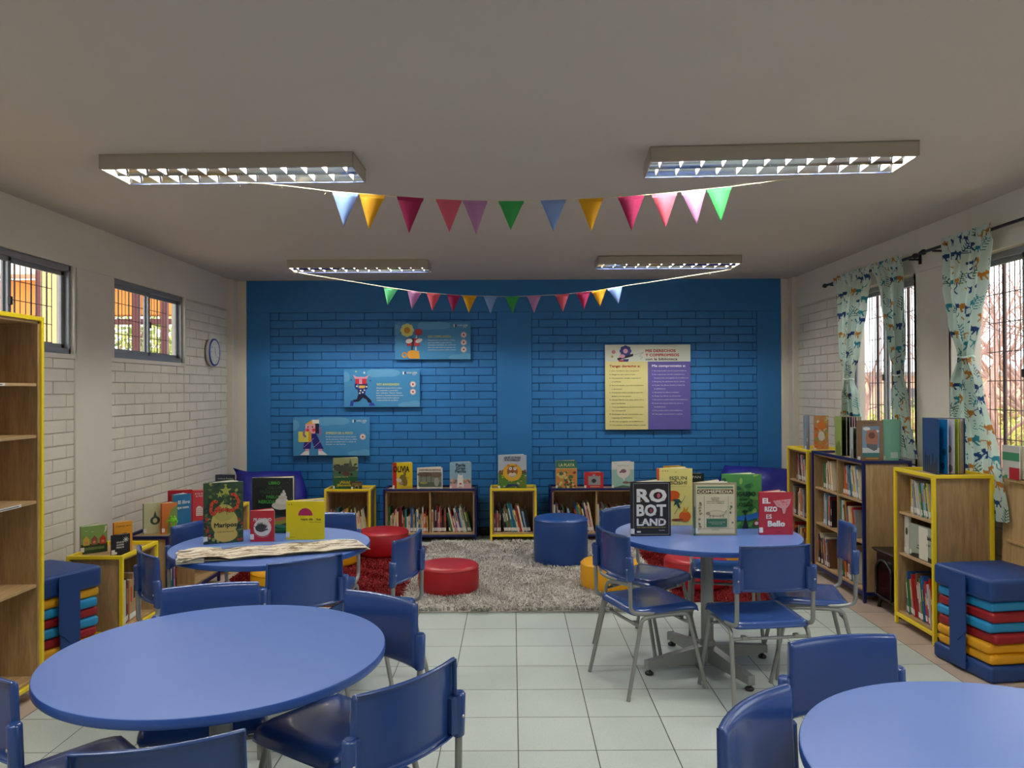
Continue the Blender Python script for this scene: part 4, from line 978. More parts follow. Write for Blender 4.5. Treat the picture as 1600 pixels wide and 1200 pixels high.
iss = [('c', .16, .955, .014, KW), ('c', .23, .955, .014, KW), ('c', .30, .955, .014, KW), ('r', 0, 0, .06, 1, (206, 84, 44)), ('t', 'Icinori', .50, .93, .012, KW), ('t', 'ISSUN', .36, .80, .065, (90, 92, 70), .48), ('t', 'BÔSHI', .36, .72, .065, (90, 92, 70), .48), ('l', [(.38, .685), (.82, .685)], .005, (120, 120, 90)),
       ('e', .42, .52, .22, .09, (214, 92, 30), 12), ('e', .30, .50, .1, .07, (196, 78, 26)), ('p', [(.42, .46), (.62, .46), (.70, .40), (.60, .40), (.66, .30), (.58, .32), (.54, .38), (.46, .34), (.5, .42)], (22, 70, 72)), ('l', [(.48, .20), (.80, .52)], .01, (70, 66, 50)),
       ('e', .78, .16, .17, .095, (220, 100, 34)), ('e', .56, .10, .17, .02, (130, 60, 30)), ('p', [(.70, .23), (.84, .22), (.88, .34), (.80, .27), (.76, .33)], (214, 150, 40)), ('t', 'actes sud junior', .45, .02, .012, KW)]
px_book('tall pale yellow book with an orange hatted figure, behind the black one', 1026, 1081, 732, 821, ZT, iss, (226, 216, 132), spine=(206, 84, 44), group=G5, ang=24)
com = [('r', .04, .03, .92, .94, (190, 178, 140)), ('r', .06, .045, .88, .91, (214, 204, 168)), ('r', .08, .895, .84, .035, (80, 128, 96)), ('r', .08, .79, .84, .085, (96, 72, 48)), ('t', 'COMEPEDIA', .10, .805, .055, (222, 214, 180), .80, 'l', .01),
       ('t', 'LAS GRANDES', .5, .70, .018, KW, None, 'c'), ('t', 'PREGUNTAS', .5, .668, .018, KW, None, 'c'), ('t', 'ALIMENTARIAS CONTESTADAS', .5, .636, .018, KW, .42, 'c'), ('t', 'CON LUPA Y TENEDOR', .5, .604, .018, KW, .40, 'c'),
       ('e', .52, .42, .20, .055, (150, 140, 112)), ('e', .52, .42, .19, .047, (206, 196, 160)), ('e', .33, .42, .05, .03, (150, 140, 112)), ('l', [(.38, .40), (.37, .34)], .012, (110, 100, 76)), ('l', [(.45, .39), (.45, .34)], .012, (110, 100, 76)), ('l', [(.62, .39), (.62, .34)], .012, (110, 100, 76)), ('l', [(.68, .40), (.69, .34)], .012, (110, 100, 76)), ('l', [(.71, .44), (.76, .48), (.74, .42)], .008, (110, 100, 76)),
       ('r', .29, .16, .48, .16, (60, 112, 84)), ('t', 'UN VIAJE DELICIOSO POR LO QUE COMES', .53, .245, .014, (210, 204, 170), .40, 'c'), ('t', 'CADA DÍA DE TU VIDA', .53, .215, .014, (210, 204, 170), .26, 'c'), ('t', 'ZAHORÍ BOOKS', .5, .10, .014, KW, None, 'c'),
       ('l', [(.24, .13), (.24, .76)], .006, (120, 110, 80)), ('l', [(.80, .13), (.80, .76)], .006, (120, 110, 80)), ('l', [(.08, .13), (.92, .13)], .006, (120, 110, 80)), ('r', .05, .045, .06, .03, (220, 220, 214))]
for k in range(14): com.append(('e', rb.choice([.155, .87])+rb.uniform(-.03, .03), rb.uniform(.17, .72), rb.uniform(.015, .04), rb.uniform(.01, .025), rb.choice([(150, 140, 104), (96, 110, 80), (130, 116, 84)]), rb.uniform(0, 180)))
com += [('l', [(.0, .50), (.0, .5)], .001, KW), ('r', 0, 0, .035, .55, (60, 100, 80))]
px_book('cream and green book titled COMEPEDIA standing in the middle of the right table', 1083, 1150, 754.5, 836.5, ZT, com, (150, 142, 112), spine=(90, 108, 84), group=G5, ang=40, ts=.02)
reg = [('p', [(0, .30), (.3, .22), (.7, .26), (1, .34), (1, .22), (.6, .14), (0, .18)], (40, 120, 190))]
for k in range(46): reg.insert(0, ('e', rb.uniform(.05, .95), rb.uniform(.02, .98), rb.uniform(.03, .12), rb.uniform(.015, .05), rb.choice([(50, 120, 60), (96, 160, 76), (30, 90, 56), (130, 180, 90), (70, 140, 70)]), rb.uniform(0, 180)))
reg = [('t', 'Nadja', .2, .91, .025, KW)] and reg+[('t', 'EL', .46, .70, .05, (16, 40, 30)), ('t', 'REGRESO', .24, .60, .08, (16, 40, 30), .60, 'l', .015), ('t', 'de los', .42, .52, .045, (16, 40, 30)), ('t', 'LOBOS', .35, .41, .075, (16, 40, 30), .42), ('p', [(.50, .0), (.58, .24), (.66, .0)], (20, 34, 40)), ('l', [(.58, .02), (.58, .3)], .02, (20, 34, 40)), ('p', [(.48, .32), (.56, .35), (.66, .33), (.62, .30), (.53, .30)], (24, 60, 50)), ('e', .86, .10, .08, .05, (130, 40, 50)), ('e', .86, .10, .05, .032, (224, 210, 200))]
px_book('green picture book with a blue river, behind the cream one on the right table', 1127.5, 1189, 741, 826, ZT, reg, (72, 140, 74), group=G5, ang=26)
bel = [('t', 'EL', .10, .74, .12, WH, .22, 'l', .03), ('t', 'RIZO', .16, .55, .11, WH, .36, 'l', .03), ('t', 'ES', .20, .38, .10, WH, .16, 'l', .015), ('t', 'Bello', .25, .20, .13, WH, .50, 'l', .03), ('p', [(.40, .80), (.94, .84), (.90, .70), (.80, .62), (.76, .50), (.70, .49), (.66, .62), (.52, .66)], (214, 150, 156)), ('t', 'liberalia', .50, .06, .03, KW, .12)]
for k in range(16): bel.append(('c', rb.uniform(.46, .90), rb.uniform(.70, .80), .014, (190, 60, 76)))
px_book('smaller dark pink book with white hand lettering at the right rim of the right table', 1185.5, 1237.5, 769, 835.5, ZT, bel, (184, 48, 66), group=G5, ang=34)
# left hand table
G4 = 'books standing on the left table'
mar = []
for k in range(150): mar.append(('e', rb.uniform(.03, .97), rb.uniform(.02, .98), rb.uniform(.02, .07), rb.uniform(.01, .03), rb.choice([(34, 64, 50), (60, 84, 48), (100, 120, 60), (26, 50, 56), (150, 156, 80), (80, 104, 60)]), rb.uniform(0, 180)))
mar += [('e', .52, .34, .34, .22, (196, 180, 92)), ('e', .55, .14, .30, .12, (204, 176, 92)), ('e', .5, .5, .26, .14, (180, 170, 84))]
for k in range(30): mar.append(('e', rb.choice([rb.uniform(.02, .14), rb.uniform(.86, .98)]), rb.uniform(.02, .6), .05, .02, rb.choice([(30, 60, 60), (48, 80, 56), (170, 60, 40)]), rb.uniform(0, 180)))
def worm(pts, wd):
    o_ = [('l', pts, wd*1.25, (40, 24, 24)), ('l', pts, wd, (206, 74, 40))]
    for (a, b_) in zip(pts, pts[1:]): o_.append(('c', (a[0]+b_[0])/2, (a[1]+b_[1])/2, wd*.22, (70, 26, 26)))
    return o_
mar += worm([(.40, .61), (.22, .47), (.17, .55), (.20, .66), (.28, .70), (.34, .67)], .075)+worm([(.36, .52), (.52, .56), (.68, .52), (.84, .58), (.88, .68), (.80, .78), (.68, .80)], .075)
mar += [('s', .55, .86, .16, (170, 176, 84)), ('s', .40, .80, .10, (160, 170, 80)), ('l', [(.58, .46), (.58, .64)], .012, (90, 60, 40)), ('t', 'Mariposa', .26, .265, .075, (24, 20, 18), .64, 'l', .012), ('t', 'Nicolás Schuff  Mariana Ruiz', .34, .18, .018, (40, 34, 30), .42)]
px_book('tall green jungle picture book titled Mariposa, leftmost on the left table', 318, 371.5, 755, 851, ZT, mar, (52, 80, 54), spine=(60, 70, 60), rz=24, group=G4, ang=36, ts=.018)
pil = [('t', 'PILOMINO', .5, .66, .10, WH, .74, 'c', .02), ('c', .50, .45, .37, (224, 220, 214)), ('l', [(.14, .34), (.22, .22), (.36, .16), (.52, .14), (.68, .17), (.8, .25)], .008, WH), ('e', .44, .44, .24, .13, (64, 62, 64)), ('p', [(.58, .50), (.76, .38), (.56, .34)], (84, 80, 80))]
for k in range(26):
    a = rb.uniform(.3, 2.9); pil.append(('l', [(.44+.2*math.cos(a), .44+.11*math.sin(a)), (.44+.30*math.cos(a), .44+.18*math.sin(a))], .012, (50, 48, 50)))
pil += [('c', .66, .43, .02, WH), ('c', .76, .39, .02, (200, 200, 196))]
px_book('small red book with a round hedgehog picture on the left table', 391, 427.5, 798, 846.5, ZT, pil, (196, 44, 58), rz=4, group=G4, ang=40, spine=(170, 40, 50))
neg = []
for k in range(40): neg.append(('c', rb.uniform(.03, .97), rb.uniform(.35, .98), rb.uniform(.002, .006), (180, 190, 180)))
GR = (70, 160, 66)
neg += [('e', .5, .16, .5, .17, (28, 78, 60)), ('e', .6, .18, .36, .04, (150, 150, 60), 14), ('e', .72, .26, .24, .03, (190, 110, 80), 8), ('e', .75, .12, .22, .03, (60, 130, 110), -10),
        ('e', .70, .50, .22, .075, (206, 202, 190)), ('e', .73, .58, .16, .06, (218, 214, 204)), ('e', .75, .65, .11, .045, (206, 202, 190)), ('e', .765, .71, .065, .035, (222, 218, 210)), ('e', .775, .75, .03, .03, (206, 202, 190)),
        ('t', 'LIBRO', .41, .88, .055, GR, .27, 'l', .01), ('t', 'DE LAS', .40, .80, .05, (50, 84, 50), .34, 'l', .01), ('t', 'PREGUNTAS', .19, .72, .055, (50, 84, 50), .56, 'l', .01), ('t', 'PABLO', .35, .63, .055, GR, .30, 'l', .01), ('t', 'NERUDA', .16, .54, .06, GR, .40, 'l', .01), ('t', 'Ilustraciones', .62, .10, .02, GR, .3), ('t', 'PALOMA VALDIVIA', .56, .05, .035, GR, .40)]
px_book('large black book with green lettering and a white shell on the left table', 394, 458, 746.5, 833, ZT, neg, (34, 38, 40), group=G4, ang=28, rz=-2, spine=(30, 60, 50))
ray = [('c', .07, .915, .014, KW), ('c', .14, .915, .014, KW), ('p', [(.50+.19*math.cos(R(a)), .63+.19*math.sin(R(a))) for a in range(0, 181, 12)], (176, 26, 90)), ('t', 'rayo de', .39, .51, .055, (40, 34, 14), .30, 'l', .012), ('t', 'luz', .80, .51, .055, (40, 34, 14), .11, 'l', .012), ('t', 'Víctor Montero', .60, .45, .022, (90, 60, 14), .32), ('t', 'A buen paso', .09, .06, .02, (60, 44, 14), .14)]
px_book('square bright yellow book with a purple half circle on the left table', 447, 507, 783, 843, ZT, ray, (232, 214, 16), group=G4, ang=36, rz=-3)
# folded concertina strip lying across the front rim of the left table
t = thing('concertina_book', 'long unfolded concertina strip with brown line drawings lying across the left table', 'book', (-1.515, 3.545, ZT+.001), R(21.5)); m = MB(); L_, D_, nf = .86, .235, 8
art = mat('ink_landscape_print', (196, 178, 150), .5); nt = art.node_tree; bb = nt.nodes['Principled BSDF']
tc = nt.nodes.new('ShaderNodeTexCoord'); mp = nt.nodes.new('ShaderNodeMapping'); mp.inputs['Scale'].default_value = (7, 30, 1); nz = nt.nodes.new('ShaderNodeTexNoise'); nz.inputs['Scale'].default_value = 1.2; nz.inputs['Detail'].default_value = 8; nz.inputs['Roughness'].default_value = .7; nz.inputs['Distortion'].default_value = 1.5
cr = nt.nodes.new('ShaderNodeValToRGB'); cr.color_ramp.elements[0].position = .42; cr.color_ramp.elements[0].color = lin((70, 54, 38)); cr.color_ramp.elements[1].position = .50; cr.color_ramp.elements[1].color = lin((230, 222, 204)); e = cr.color_ramp.elements.new(.47); e.color = lin((176, 150, 112))
nt.links.new(tc.outputs['Object'], mp.inputs[0]); nt.links.new(mp.outputs[0], nz.inputs[0]); nt.links.new(nz.outputs['Fac'], cr.inputs[0]); nt.links.new(cr.outputs[0], bb.inputs['Base Color'])
for lay in range(3):
    V = []; off = lay*.006
    for i in range(nf*4+1):
        x = L_*i/(nf*4)-lay*.012; z = off+.006*abs(math.sin(math.pi*i/8))+(.012 if lay else .0)*math.sin(math.pi*min(1, i/8)); V += [(x+lay*.004, -.01-lay*.008, z), (x-.02, D_-lay*.012, z+.002)]
    m.add(V, [(2*i, 2*i+2, 2*i+3, 2*i+1) for i in range(nf*4)], [PAGE, PAGE, art][lay], smooth=True)
for lay in range(5): m.box(-.035, .085, -.012, .205, .001+lay*.0045, .0035+lay*.0045, PAGE, .0005, RZ(-1.5*lay))
m.add([(-.03, -.01, .0262), (L_*.2, -.012, .0262), (L_*.2-.01, .19, .0262), (-.03, .2, .0262)], [(0, 1, 2, 3)], art)
m.build('folded_pages', t)
m = MB(); m.add([(.0, D_*.90, .0275), (L_-.05, D_*.90, .019), (L_-.05, D_*.985, .019), (.0, D_*.985, .0275)], [(0, 1, 2, 3)], C((120, 164, 200))); m.build('sky_band', t)

# on the shelves by the blue wall
ZB = .5155; YS = 7.76
G6 = 'books standing on the shelves by the blue wall'
alb = [('r', 0, .55, 1, .45, (150, 160, 110)), ('r', 0, .40, 1, .2, (70, 110, 84))]
for k in range(30): alb.append(('e', rb.uniform(.05, .95), rb.uniform(.62, .80), .07, .03, rb.choice([(60, 70, 60), (84, 92, 74), (44, 56, 50)]), rb.uniform(-30, 30)))
alb += [('e', .5, .66, .46, .10, (70, 76, 66)), ('e', .52, .50, .15, .07, (96, 60, 56)), ('c', .27, .54, .05, (24, 34, 40)), ('c', .74, .48, .05, (24, 34, 40)), ('p', [(.6, .72), (.7, .98), (.78, .72)], (90, 96, 84)), ('t', 'LLUVIA HASTA', .06, .38, .045, (200, 200, 130), .55), ('t', '¡Alicia!', .28, .2, .09, (214, 190, 50), .4, 'l', .01), ('t', '¡Bienvenida!', .16, .11, .08, (214, 190, 50), .6, 'l', .01)]
px_book('dark green book with a hazy creature, on the leftmost cube shelf by the blue wall', 520, 559, 714, 764, ZB, alb, (38, 92, 66), Y=YS+.03, group=G6, ang=28)
px_book('very small dark green book in front of the hazy creature book', 548.5, 565, 750, 764, ZB, [('r', .05, .55, .9, .35, (120, 100, 60)), ('e', .5, .35, .22, .25, (150, 150, 100)), ('e', .5, .35, .14, .15, (30, 40, 30))], (44, 50, 34), Y=YS-.035, group=G6, ang=20)
oli = [('r', 0, 0, .20, 1, (176, 34, 40)), ('t', 'OLIVIA', .04, .66, .22, KW, .80, 'l', .02), ('e', .55, .35, .18, .22, (120, 104, 50), 20), ('e', .60, .56, .07, .14, (120, 104, 50), -12), ('e', .32, .36, .14, .07, (200, 196, 186), -20), ('e', .42, .24, .10, .06, (150, 140, 120), 10), ('e', .7, .1, .3, .05, (196, 170, 40)), ('l', [(.6, .5), (.84, .42)], .02, (120, 104, 50)), ('e', .05, .13, .05, .05, WH)]
px_book('yellow and red book titled OLIVIA on the navy shelf by the blue wall', 613, 644, 721, 763.5, ZB, oli, (214, 190, 30), Y=YS, group=G6, ang=30)
don = [('r', .04, .13, .92, .68, (120, 130, 120)), ('r', .04, .13, .92, .22, (84, 100, 84)), ('t', 'DONDE VIVEN LOS MONSTRUOS', .5, .86, .07, KW, .86, 'c', .015), ('t', 'TEXTO E ILUSTRACIONES', .5, .04, .05, KW, .8, 'c'), ('e', .3, .70, .3, .1, (100, 84, 70)), ('e', .75, .68, .22, .12, (120, 100, 84)), ('l', [(.15, .3), (.15, .7)], .02, (70, 60, 50)), ('l', [(.36, .3), (.36, .7)], .02, (70, 60, 50)), ('l', [(.55, .32), (.55, .7)], .02, (70, 60, 50)), ('e', .76, .36, .10, .2, (160, 160, 156)), ('e', .25, .32, .15, .06, (150, 150, 90))]
px_book('white bordered landscape book with grey trees on the navy shelf by the blue wall', 651.5, 691, 729, 763.5, ZB, don, (216, 212, 200), Y=YS, group=G6, ang=26)
per = [('r', 0, .0, 1, .22, (206, 164, 166)), ('r', 0, .22, 1, .16, (160, 150, 140)), ('t', 'Perla', .5, .84, .12, (50, 66, 84), .44, 'c', .012), ('t', 'Gran', .5, .73, .11, (50, 66, 84), .42, 'c', .012), ('t', 'Perrita', .5, .62, .11, (50, 66, 84), .5, 'c', .012), ('e', .48, .40, .13, .14, WH), ('r', .35, .12, .27, .3, WH), ('r', .33, .08, .07, .15, WH), ('r', .57, .08, .07, .15, WH), ('p', [(.36, .50), (.39, .6), (.44, .5)], WH), ('p', [(.54, .50), (.59, .58), (.60, .46)], WH), ('c', .44, .43, .012, KW), ('c', .53, .43, .012, KW), ('e', .49, .22, .06, .03, (190, 60, 60)), ('t', 'Texto e ilustraciones', .5, .02, .03, (180, 60, 60), .6, 'c')]
for k in range(22): per.insert(2, ('e', rb.choice([rb.uniform(.05, .3), rb.uniform(.66, .95)]), rb.uniform(.25, .38), .04, .03, rb.choice([(190, 140, 90), (110, 96, 84), (200, 180, 160)])))
px_book('pale blue book with a white dog standing on the navy shelf', 702.5, 736, 720.5, 763.5, ZB, per, (140, 178, 198), Y=YS, group=G6, ang=26)
lio = [('r', 0, 0, 1, .48, (84, 130, 50))]
for k in range(26): lio.append(('e', rb.uniform(.03, .97), rb.uniform(.03, .42), .035, .016, rb.choice([(196, 196, 170), (60, 100, 40), (206, 170, 60), (180, 90, 40)])))
for k in range(16): lio.append(('e', rb.choice([rb.uniform(.02, .2), rb.uniform(.82, .98)]), rb.uniform(.46, .56), .04, .03, rb.choice([(60, 60, 50), (120, 70, 50), (70, 100, 60)])))
for k in range(22):
    a = 2*math.pi*k/22; lio.append(('e', .50+.27*math.cos(a), .50+.20*math.sin(a), .075, .055, (218, 168, 50)))
lio += [('e', .5, .5, .29, .22, (222, 174, 54)), ('e', .5, .53, .19, .17, (150, 92, 46)), ('c', .36, .70, .05, (196, 130, 60)), ('c', .63, .70, .05, (196, 130, 60)), ('c', .43, .61, .055, WH), ('c', .59, .61, .055, WH), ('c', .43, .61, .018, KW), ('c', .59, .62, .018, KW), ('e', .5, .43, .14, .07, (210, 200, 180)), ('p', [(.43, .52), (.57, .52), (.5, .47)], (70, 40, 30)), ('l', [(.4, .40), (.5, .38), (.6, .41)], .012, KW), ('t', '¿QUÉ LE PASA', .5, .90, .055, (50, 50, 90), .60, 'c', .015), ('t', 'A MI CABELLO?', .5, .83, .055, (50, 50, 90), .54, 'c', .015), ('p', [(.25, .05), (.33, .16), (.66, .16), (.76, .05), (.52, .12)], (50, 54, 110))]
px_book('tall book with a yellow maned lion, in front of the blue wall pier', 778, 822, 708, 762, ZB, lio, (178, 190, 204), Y=YS-.01, group=G6, ang=24)
pla = [('r', 0, .74, 1, .26, (44, 110, 92)), ('r', 0, .72, 1, .02, (220, 200, 130)), ('t', 'LA PLAYA', .14, .80, .11, (220, 210, 150), .74, 'l', .01)]
for k in range(46): pla.append(('c', rb.uniform(.06, .94), rb.uniform(.03, .60), .062, rb.choice([(150, 44, 44), (60, 110, 70), (216, 196, 130), (60, 110, 70)])))
px_book('orange and green spotted book titled LA PLAYA on a navy shelf', 868, 901, 717.5, 762, ZB, pla, (204, 140, 70), Y=YS, group=G6, ang=24)
px_book('small red book with a grey castle shape, beside LA PLAYA', 912.5, 942, 735.5, 762, ZB, [('p', [(.2, .25), (.2, .8), (.3, .75), (.36, .8), (.42, .75), (.44, .9), (.56, .9), (.58, .75), (.66, .8), (.74, .75), (.84, .8), (.84, .25)], (150, 150, 150)), ('r', .30, .13, .50, .05, (214, 170, 120)), ('e', .5, .5, .12, .12, (60, 60, 66))], (196, 44, 50), Y=YS-.01, group=G6, ang=30)
wfi = [('r', 0, 0, 1, .72, (150, 190, 180)), ('p', [(0, 0), (1, 0), (1, .08), (.5, .14), (0, .05)], (80, 110, 80)), ('c', .52, .64, .30, (216, 214, 208)), ('p', [(.46, .42), (.60, .42), (.54, .28)], (216, 214, 208)), ('e', .52, .66, .13, .07, (130, 90, 100)), ('e', .38, .62, .05, .03, (90, 80, 90)), ('e', .63, .24, .15, .045, (130, 100, 90)), ('p', [(.74, .24), (.84, .29), (.84, .19)], (130, 100, 90)), ('t', 'Si quieres ser pez', .5, .85, .03, (90, 90, 100), .5, 'c'), ('c', .10, .95, .014, KW), ('c', .17, .95, .014, KW)]
px_book('white and pale green book with a fish in a speech bubble', 955.5, 990, 719.5, 762, ZB, wfi, (210, 214, 210), Y=YS, group=G6, ang=26)
px_book('mustard book on the right cube shelf, its top showing above the pale yellow book', 1036, 1068, 725.5, 761, ZB, [('t', 'EL LIBRO', .2, .85, .08, KW, .6)], (190, 150, 40), Y=YS, group=G6, ang=26)
px_book('dark green book on the right cube shelf, partly behind the cream book', 1073, 1099, 737, 761, ZB, [('t', 'PAN', .3, .68, .16, (200, 200, 190), .5), ('e', .5, .2, .3, .1, (30, 80, 50))], (30, 50, 46), Y=YS, group=G6, ang=26)

# on the shelves by the left wall
G7 = 'books standing on the low shelves by the left wall'
hou = [('r', 0, 0, 1, .34, (40, 66, 40)), ('r', .08, .12, .8, .10, (96, 124, 80))]
for x, c in ((.2, (206, 180, 70)), (.5, (150, 90, 76)), (.82, (190, 60, 50))): hou += [('r', x-.12, .30, .24, .2, c), ('p', [(x-.13, .5), (x+.13, .5), (x, .64)], c), ('c', x, .40, .06, (214, 140, 110))]
hou += [('p', [(.84, .68), (.95, .78), (.98, .95), (.90, .95), (.90, .82)], WH), ('l', [(.15, .84), (.2, .81), (.25, .84)], .012, WH), ('l', [(.38, .80), (.43, .77), (.48, .80)], .012, WH)]
picture_book('green book with three little houses, on the low yellow shelf beside the cushion stack', (-2.675, 4.765, ZB+.001), 42, .15, .170, (130, 170, 96), hou, spine=(140, 100, 100), ts=.026, group=G7)
picture_book('orange book behind the small dark one on the low yellow shelf by the left wall', (-2.455, 4.735, ZB+.001), 48, .110, .20, (220, 150, 30), [('t', 'Cuentos para', .1, .85, .05, KW, .8), ('e', .5, .55, .14, .1, (50, 60, 90))], spine=(170, 40, 30), group=G7, ang=24)
picture_book('small dark book with a white star burst on the low yellow shelf', (-2.445, 4.69, ZB+.001), 48, .108, .130, (36, 36, 42), [('t', 'ATLAS DE', .25, .60, .08, WH, .4, 'l', .01), ('t', 'LOS AMORES', .25, .48, .08, WH, .4, 'l', .01), ('t', 'PERROS', .25, .36, .08, WH, .4, 'l', .01)]+[('l', [(.76-.16*math.cos(a), .74-.13*math.sin(a)), (.76+.16*math.cos(a), .74+.13*math.sin(a))], .03, WH) for a in (0, .8, 1.57, 2.36)]+[('e', .2, .15, .08, .06, WH)], group=G7, ang=14)
picture_book('cream book with a dark teapot picture and teal spine', (-2.60, 5.42, ZB+.001), 40, .125, .215, (190, 192, 150), [('e', .6, .42, .26, .14, (50, 70, 66)), ('e', .6, .42, .12, .08, (190, 192, 150)), ('p', [(.5, .54), (.6, .74), (.7, .54)], (60, 84, 76))], spine=(34, 92, 90), ts=.020, group=G7)
picture_book('orange and green book beside the blue one on the navy shelf by the left wall', (-2.475, 5.43, ZB+.001), 44, .105, .215, (206, 116, 50), [('p', [(.35, 0), (1, 0), (1, .9), (.6, .8), (.4, .5)], (120, 140, 66)), ('e', .7, .3, .16, .12, (196, 150, 130))], spine=(206, 80, 40), ts=.022, group=G7)
picture_book('blue book with white handwriting on the navy shelf by the left wall', (-2.475, 5.62, ZB+.001), 44, .125, .25, (26, 110, 160), [('t', 'El libro', .25, .72, .10, WH, .66, 'l', .01), ('t', 'que suena', .2, .58, .08, WH, .66, 'l', .01)], spine=(70, 120, 130), ts=.034, group=G7)
picture_book('dark red book behind the blue one on the navy shelf by the left wall', (-2.58, 5.76, ZB+.001), 30, .17, .262, (170, 34, 44), [('t', 'Libro', .55, .7, .08, WH, .4)], group=G7)
picture_book('light red book with a white building drawing on the navy shelf by the left wall', (-2.515, 5.96, ZB+.001), 26, .16, .235, (206, 66, 78), [('t', 'SI ES POR', .3, .86, .06, WH, .5), ('t', 'EL MUNDO', .35, .78, .06, WH, .5), ('r', .36, .16, .3, .26, WH), ('e', .5, .43, .1, .05, WH), ('e', .76, .26, .08, .06, WH)]+[('r', .385+.055*a, .19+.06*b_, .03, .03, (206, 66, 78)) for a in range(5) for b_ in range(4)], group=G7)
picture_book('dark blue book standing on the far left cube shelf beside the beanbag', (-2.565, 6.64, ZB+.001), 4, .165, .285, (44, 56, 76), [('t', 'Anthony Browne', .5, .86, .05, (190, 200, 200), .76, 'c')], group=G7)
t = thing('toy_frog', 'small lime green toy frog beside the orange book on the navy left shelf', 'toy', (-2.395, 5.43, ZB+.001)); LG = mat('lime_plastic', (120, 200, 30), .4)
m = MB(); soft(m, .035, .05, .035, .014, LG, T(0, 0, .10)); m.box(-.008, .008, -.008, .008, 0, .085, LG, .003); m.box(-.016, .016, -.016, .016, 0, .006, LG, .002); m.build('body', t)
for s_ in (-1, 1):
    m = MB(); m.lathe([(.002, -.008), (.008, -.003), (.008, .004), (.003, .009)], LG, 10, M=T(s_*.012, -.012, .122)); m.build('eye', t)
    m = MB(); m.tube([(s_*.015, -.01, .095), (s_*.034, -.02, .10), (s_*.038, -.025, .085)], .005, LG, 6); m.build('arm', t)

# on the chest high shelves by the right wall
ZR = .9905; G8 = 'books standing on the shelves by the right wall'
fox = [('r', 0, 0, 1, 1, (200, 150, 100))]
for k in range(50): fox.append(('e', rb.uniform(.05, .95), rb.uniform(.05, .95), .10, .04, rb.choice([(226, 130, 50), (206, 170, 60), (226, 216, 200), (150, 160, 90), (230, 110, 40)]), rb.uniform(0, 180)))
fox += [('e', .5, .42, .22, .14, (226, 222, 214)), ('e', .5, .72, .3, .12, (226, 130, 50))]
picture_book('orange flowery book standing on the far right corner shelf', (2.585, 6.58, ZR+.001), -18, .115, .30, (200, 150, 100), fox, group=G8)
picture_book('pale blue grey book standing on the far right corner shelf beside the orange one', (2.515, 6.60, ZR+.001), 35, .065, .30, (130, 146, 170), [('e', .5, .3, .2, .05, (180, 190, 200))], group=G8, ang=14, leaves=1)
def fan_book(label, loc, w_, h, cols, angs, covers, group=G8):
    """a board book standing fanned open, leaf edges towards the room; angs in degrees from cover to cover"""
    t = thing('fanned_book', label, 'book', loc, 0, group); m = MB()
    for k, a in ((0, angs[0]), (1, angs[-1])): m.box(.002, w_, -.0015, .0015, 0, h, C(covers[k], .3), .0005, RZ(a))
    for q in range(7): m.add([(w_*(.1+.12*q), -.0017, .002), (w_*(.2+.12*q), -.0017, .002), (w_*(.2+.12*q), -.0017, h*rb.uniform(.2, .5)), (w_*(.1+.12*q), -.0017, h*rb.uniform(.1, .4))], [(0, 1, 2, 3)], C(tuple(int(v*.6) for v in covers[0])), RZ(angs[0]))
    m.tube([(0, 0, 0), (0, 0, h)], .004, C(covers[0], .3), 10); m.build('cover', t); m = MB()
    for c, a in zip(cols, angs[1:-1]):
        M_ = RZ(a); m.box(.006, w_*.97, -.0010, .0010, .004, h-.004, C(c, .4), 0, M_); m.box(w_*.965, w_*.972, -.0014, .0014, .004, h-.004, PAGE, 0, M_)
        for q in range(3):
            x = w_*rb.uniform(.55, .85); z = h*(.1+.28*q+rb.uniform(0, .08)); m.add([(x+.018*math.cos(v), -.0013, z+.024*math.sin(v)) for v in [2*math.pi*i/9 for i in range(9)]], [tuple(range(9))], C(tuple(max(0, int(v*.6)) for v in c)), M_)
    m.build('pages', t); return t
fan_book('dark leaved board book fanned open on the navy shelf by the right wall', (2.625, 6.24, ZR), .20, .31, [(30, 40, 24), (36, 40, 30), (26, 22, 20), (196, 120, 150), (30, 26, 26), (190, 180, 170), (120, 100, 90)], [-100, -88, -80, -74, -66, -60, -54, -48, -40], ((150, 180, 90), (200, 190, 140)))
fan_book('small green and white board book fanned open on the navy shelf by the right wall', (2.60, 5.90, ZR), .10, .235, [(60, 84, 50), (190, 200, 206), (90, 110, 70), (206, 206, 200)], [-105, -85, -70, -60, -50, -42], ((190, 200, 206), (206, 206, 200)))
gor = [('r', .18, .12, .66, .74, (120, 150, 176)), ('e', .35, .80, .14, .04, WH), ('e', .7, .74, .14, .035, WH), ('r', .18, .20, .66, .14, (200, 206, 206)), ('r', .18, .12, .66, .10, (60, 120, 120)), ('r', .34, .42, .42, .22, (160, 104, 84)), ('p', [(.30, .58), (.36, .76), (.72, .78), (.80, .62), (.76, .42), (.34, .44)], (174, 112, 90)), ('p', [(.34, .44), (.76, .42), (.76, .30), (.62, .27), (.34, .36)], (96, 100, 110)), ('e', .55, .64, .13, .08, (120, 70, 56)), ('t', 'EL ILUSIONISTA', .5, .92, .035, (70, 50, 36), .5, 'c'), ('r', .3, .07, .5, .03, (190, 150, 70))]
picture_book('brown framed book with an armchair picture on the chest high navy shelf', (2.50, 5.56, ZR+.001), 0, .185, .30, (128, 100, 72), gor, group=G8, ang=24, ts=.02)
picture_book('plain mint green book leaning beside the brown framed one by the right wall', (2.70, 5.60, ZR+.001), -2, .125, .305, (126, 190, 164), [('r', .45, .08, .42, .14, (196, 220, 212))], group=G8, ang=20, ts=.012)
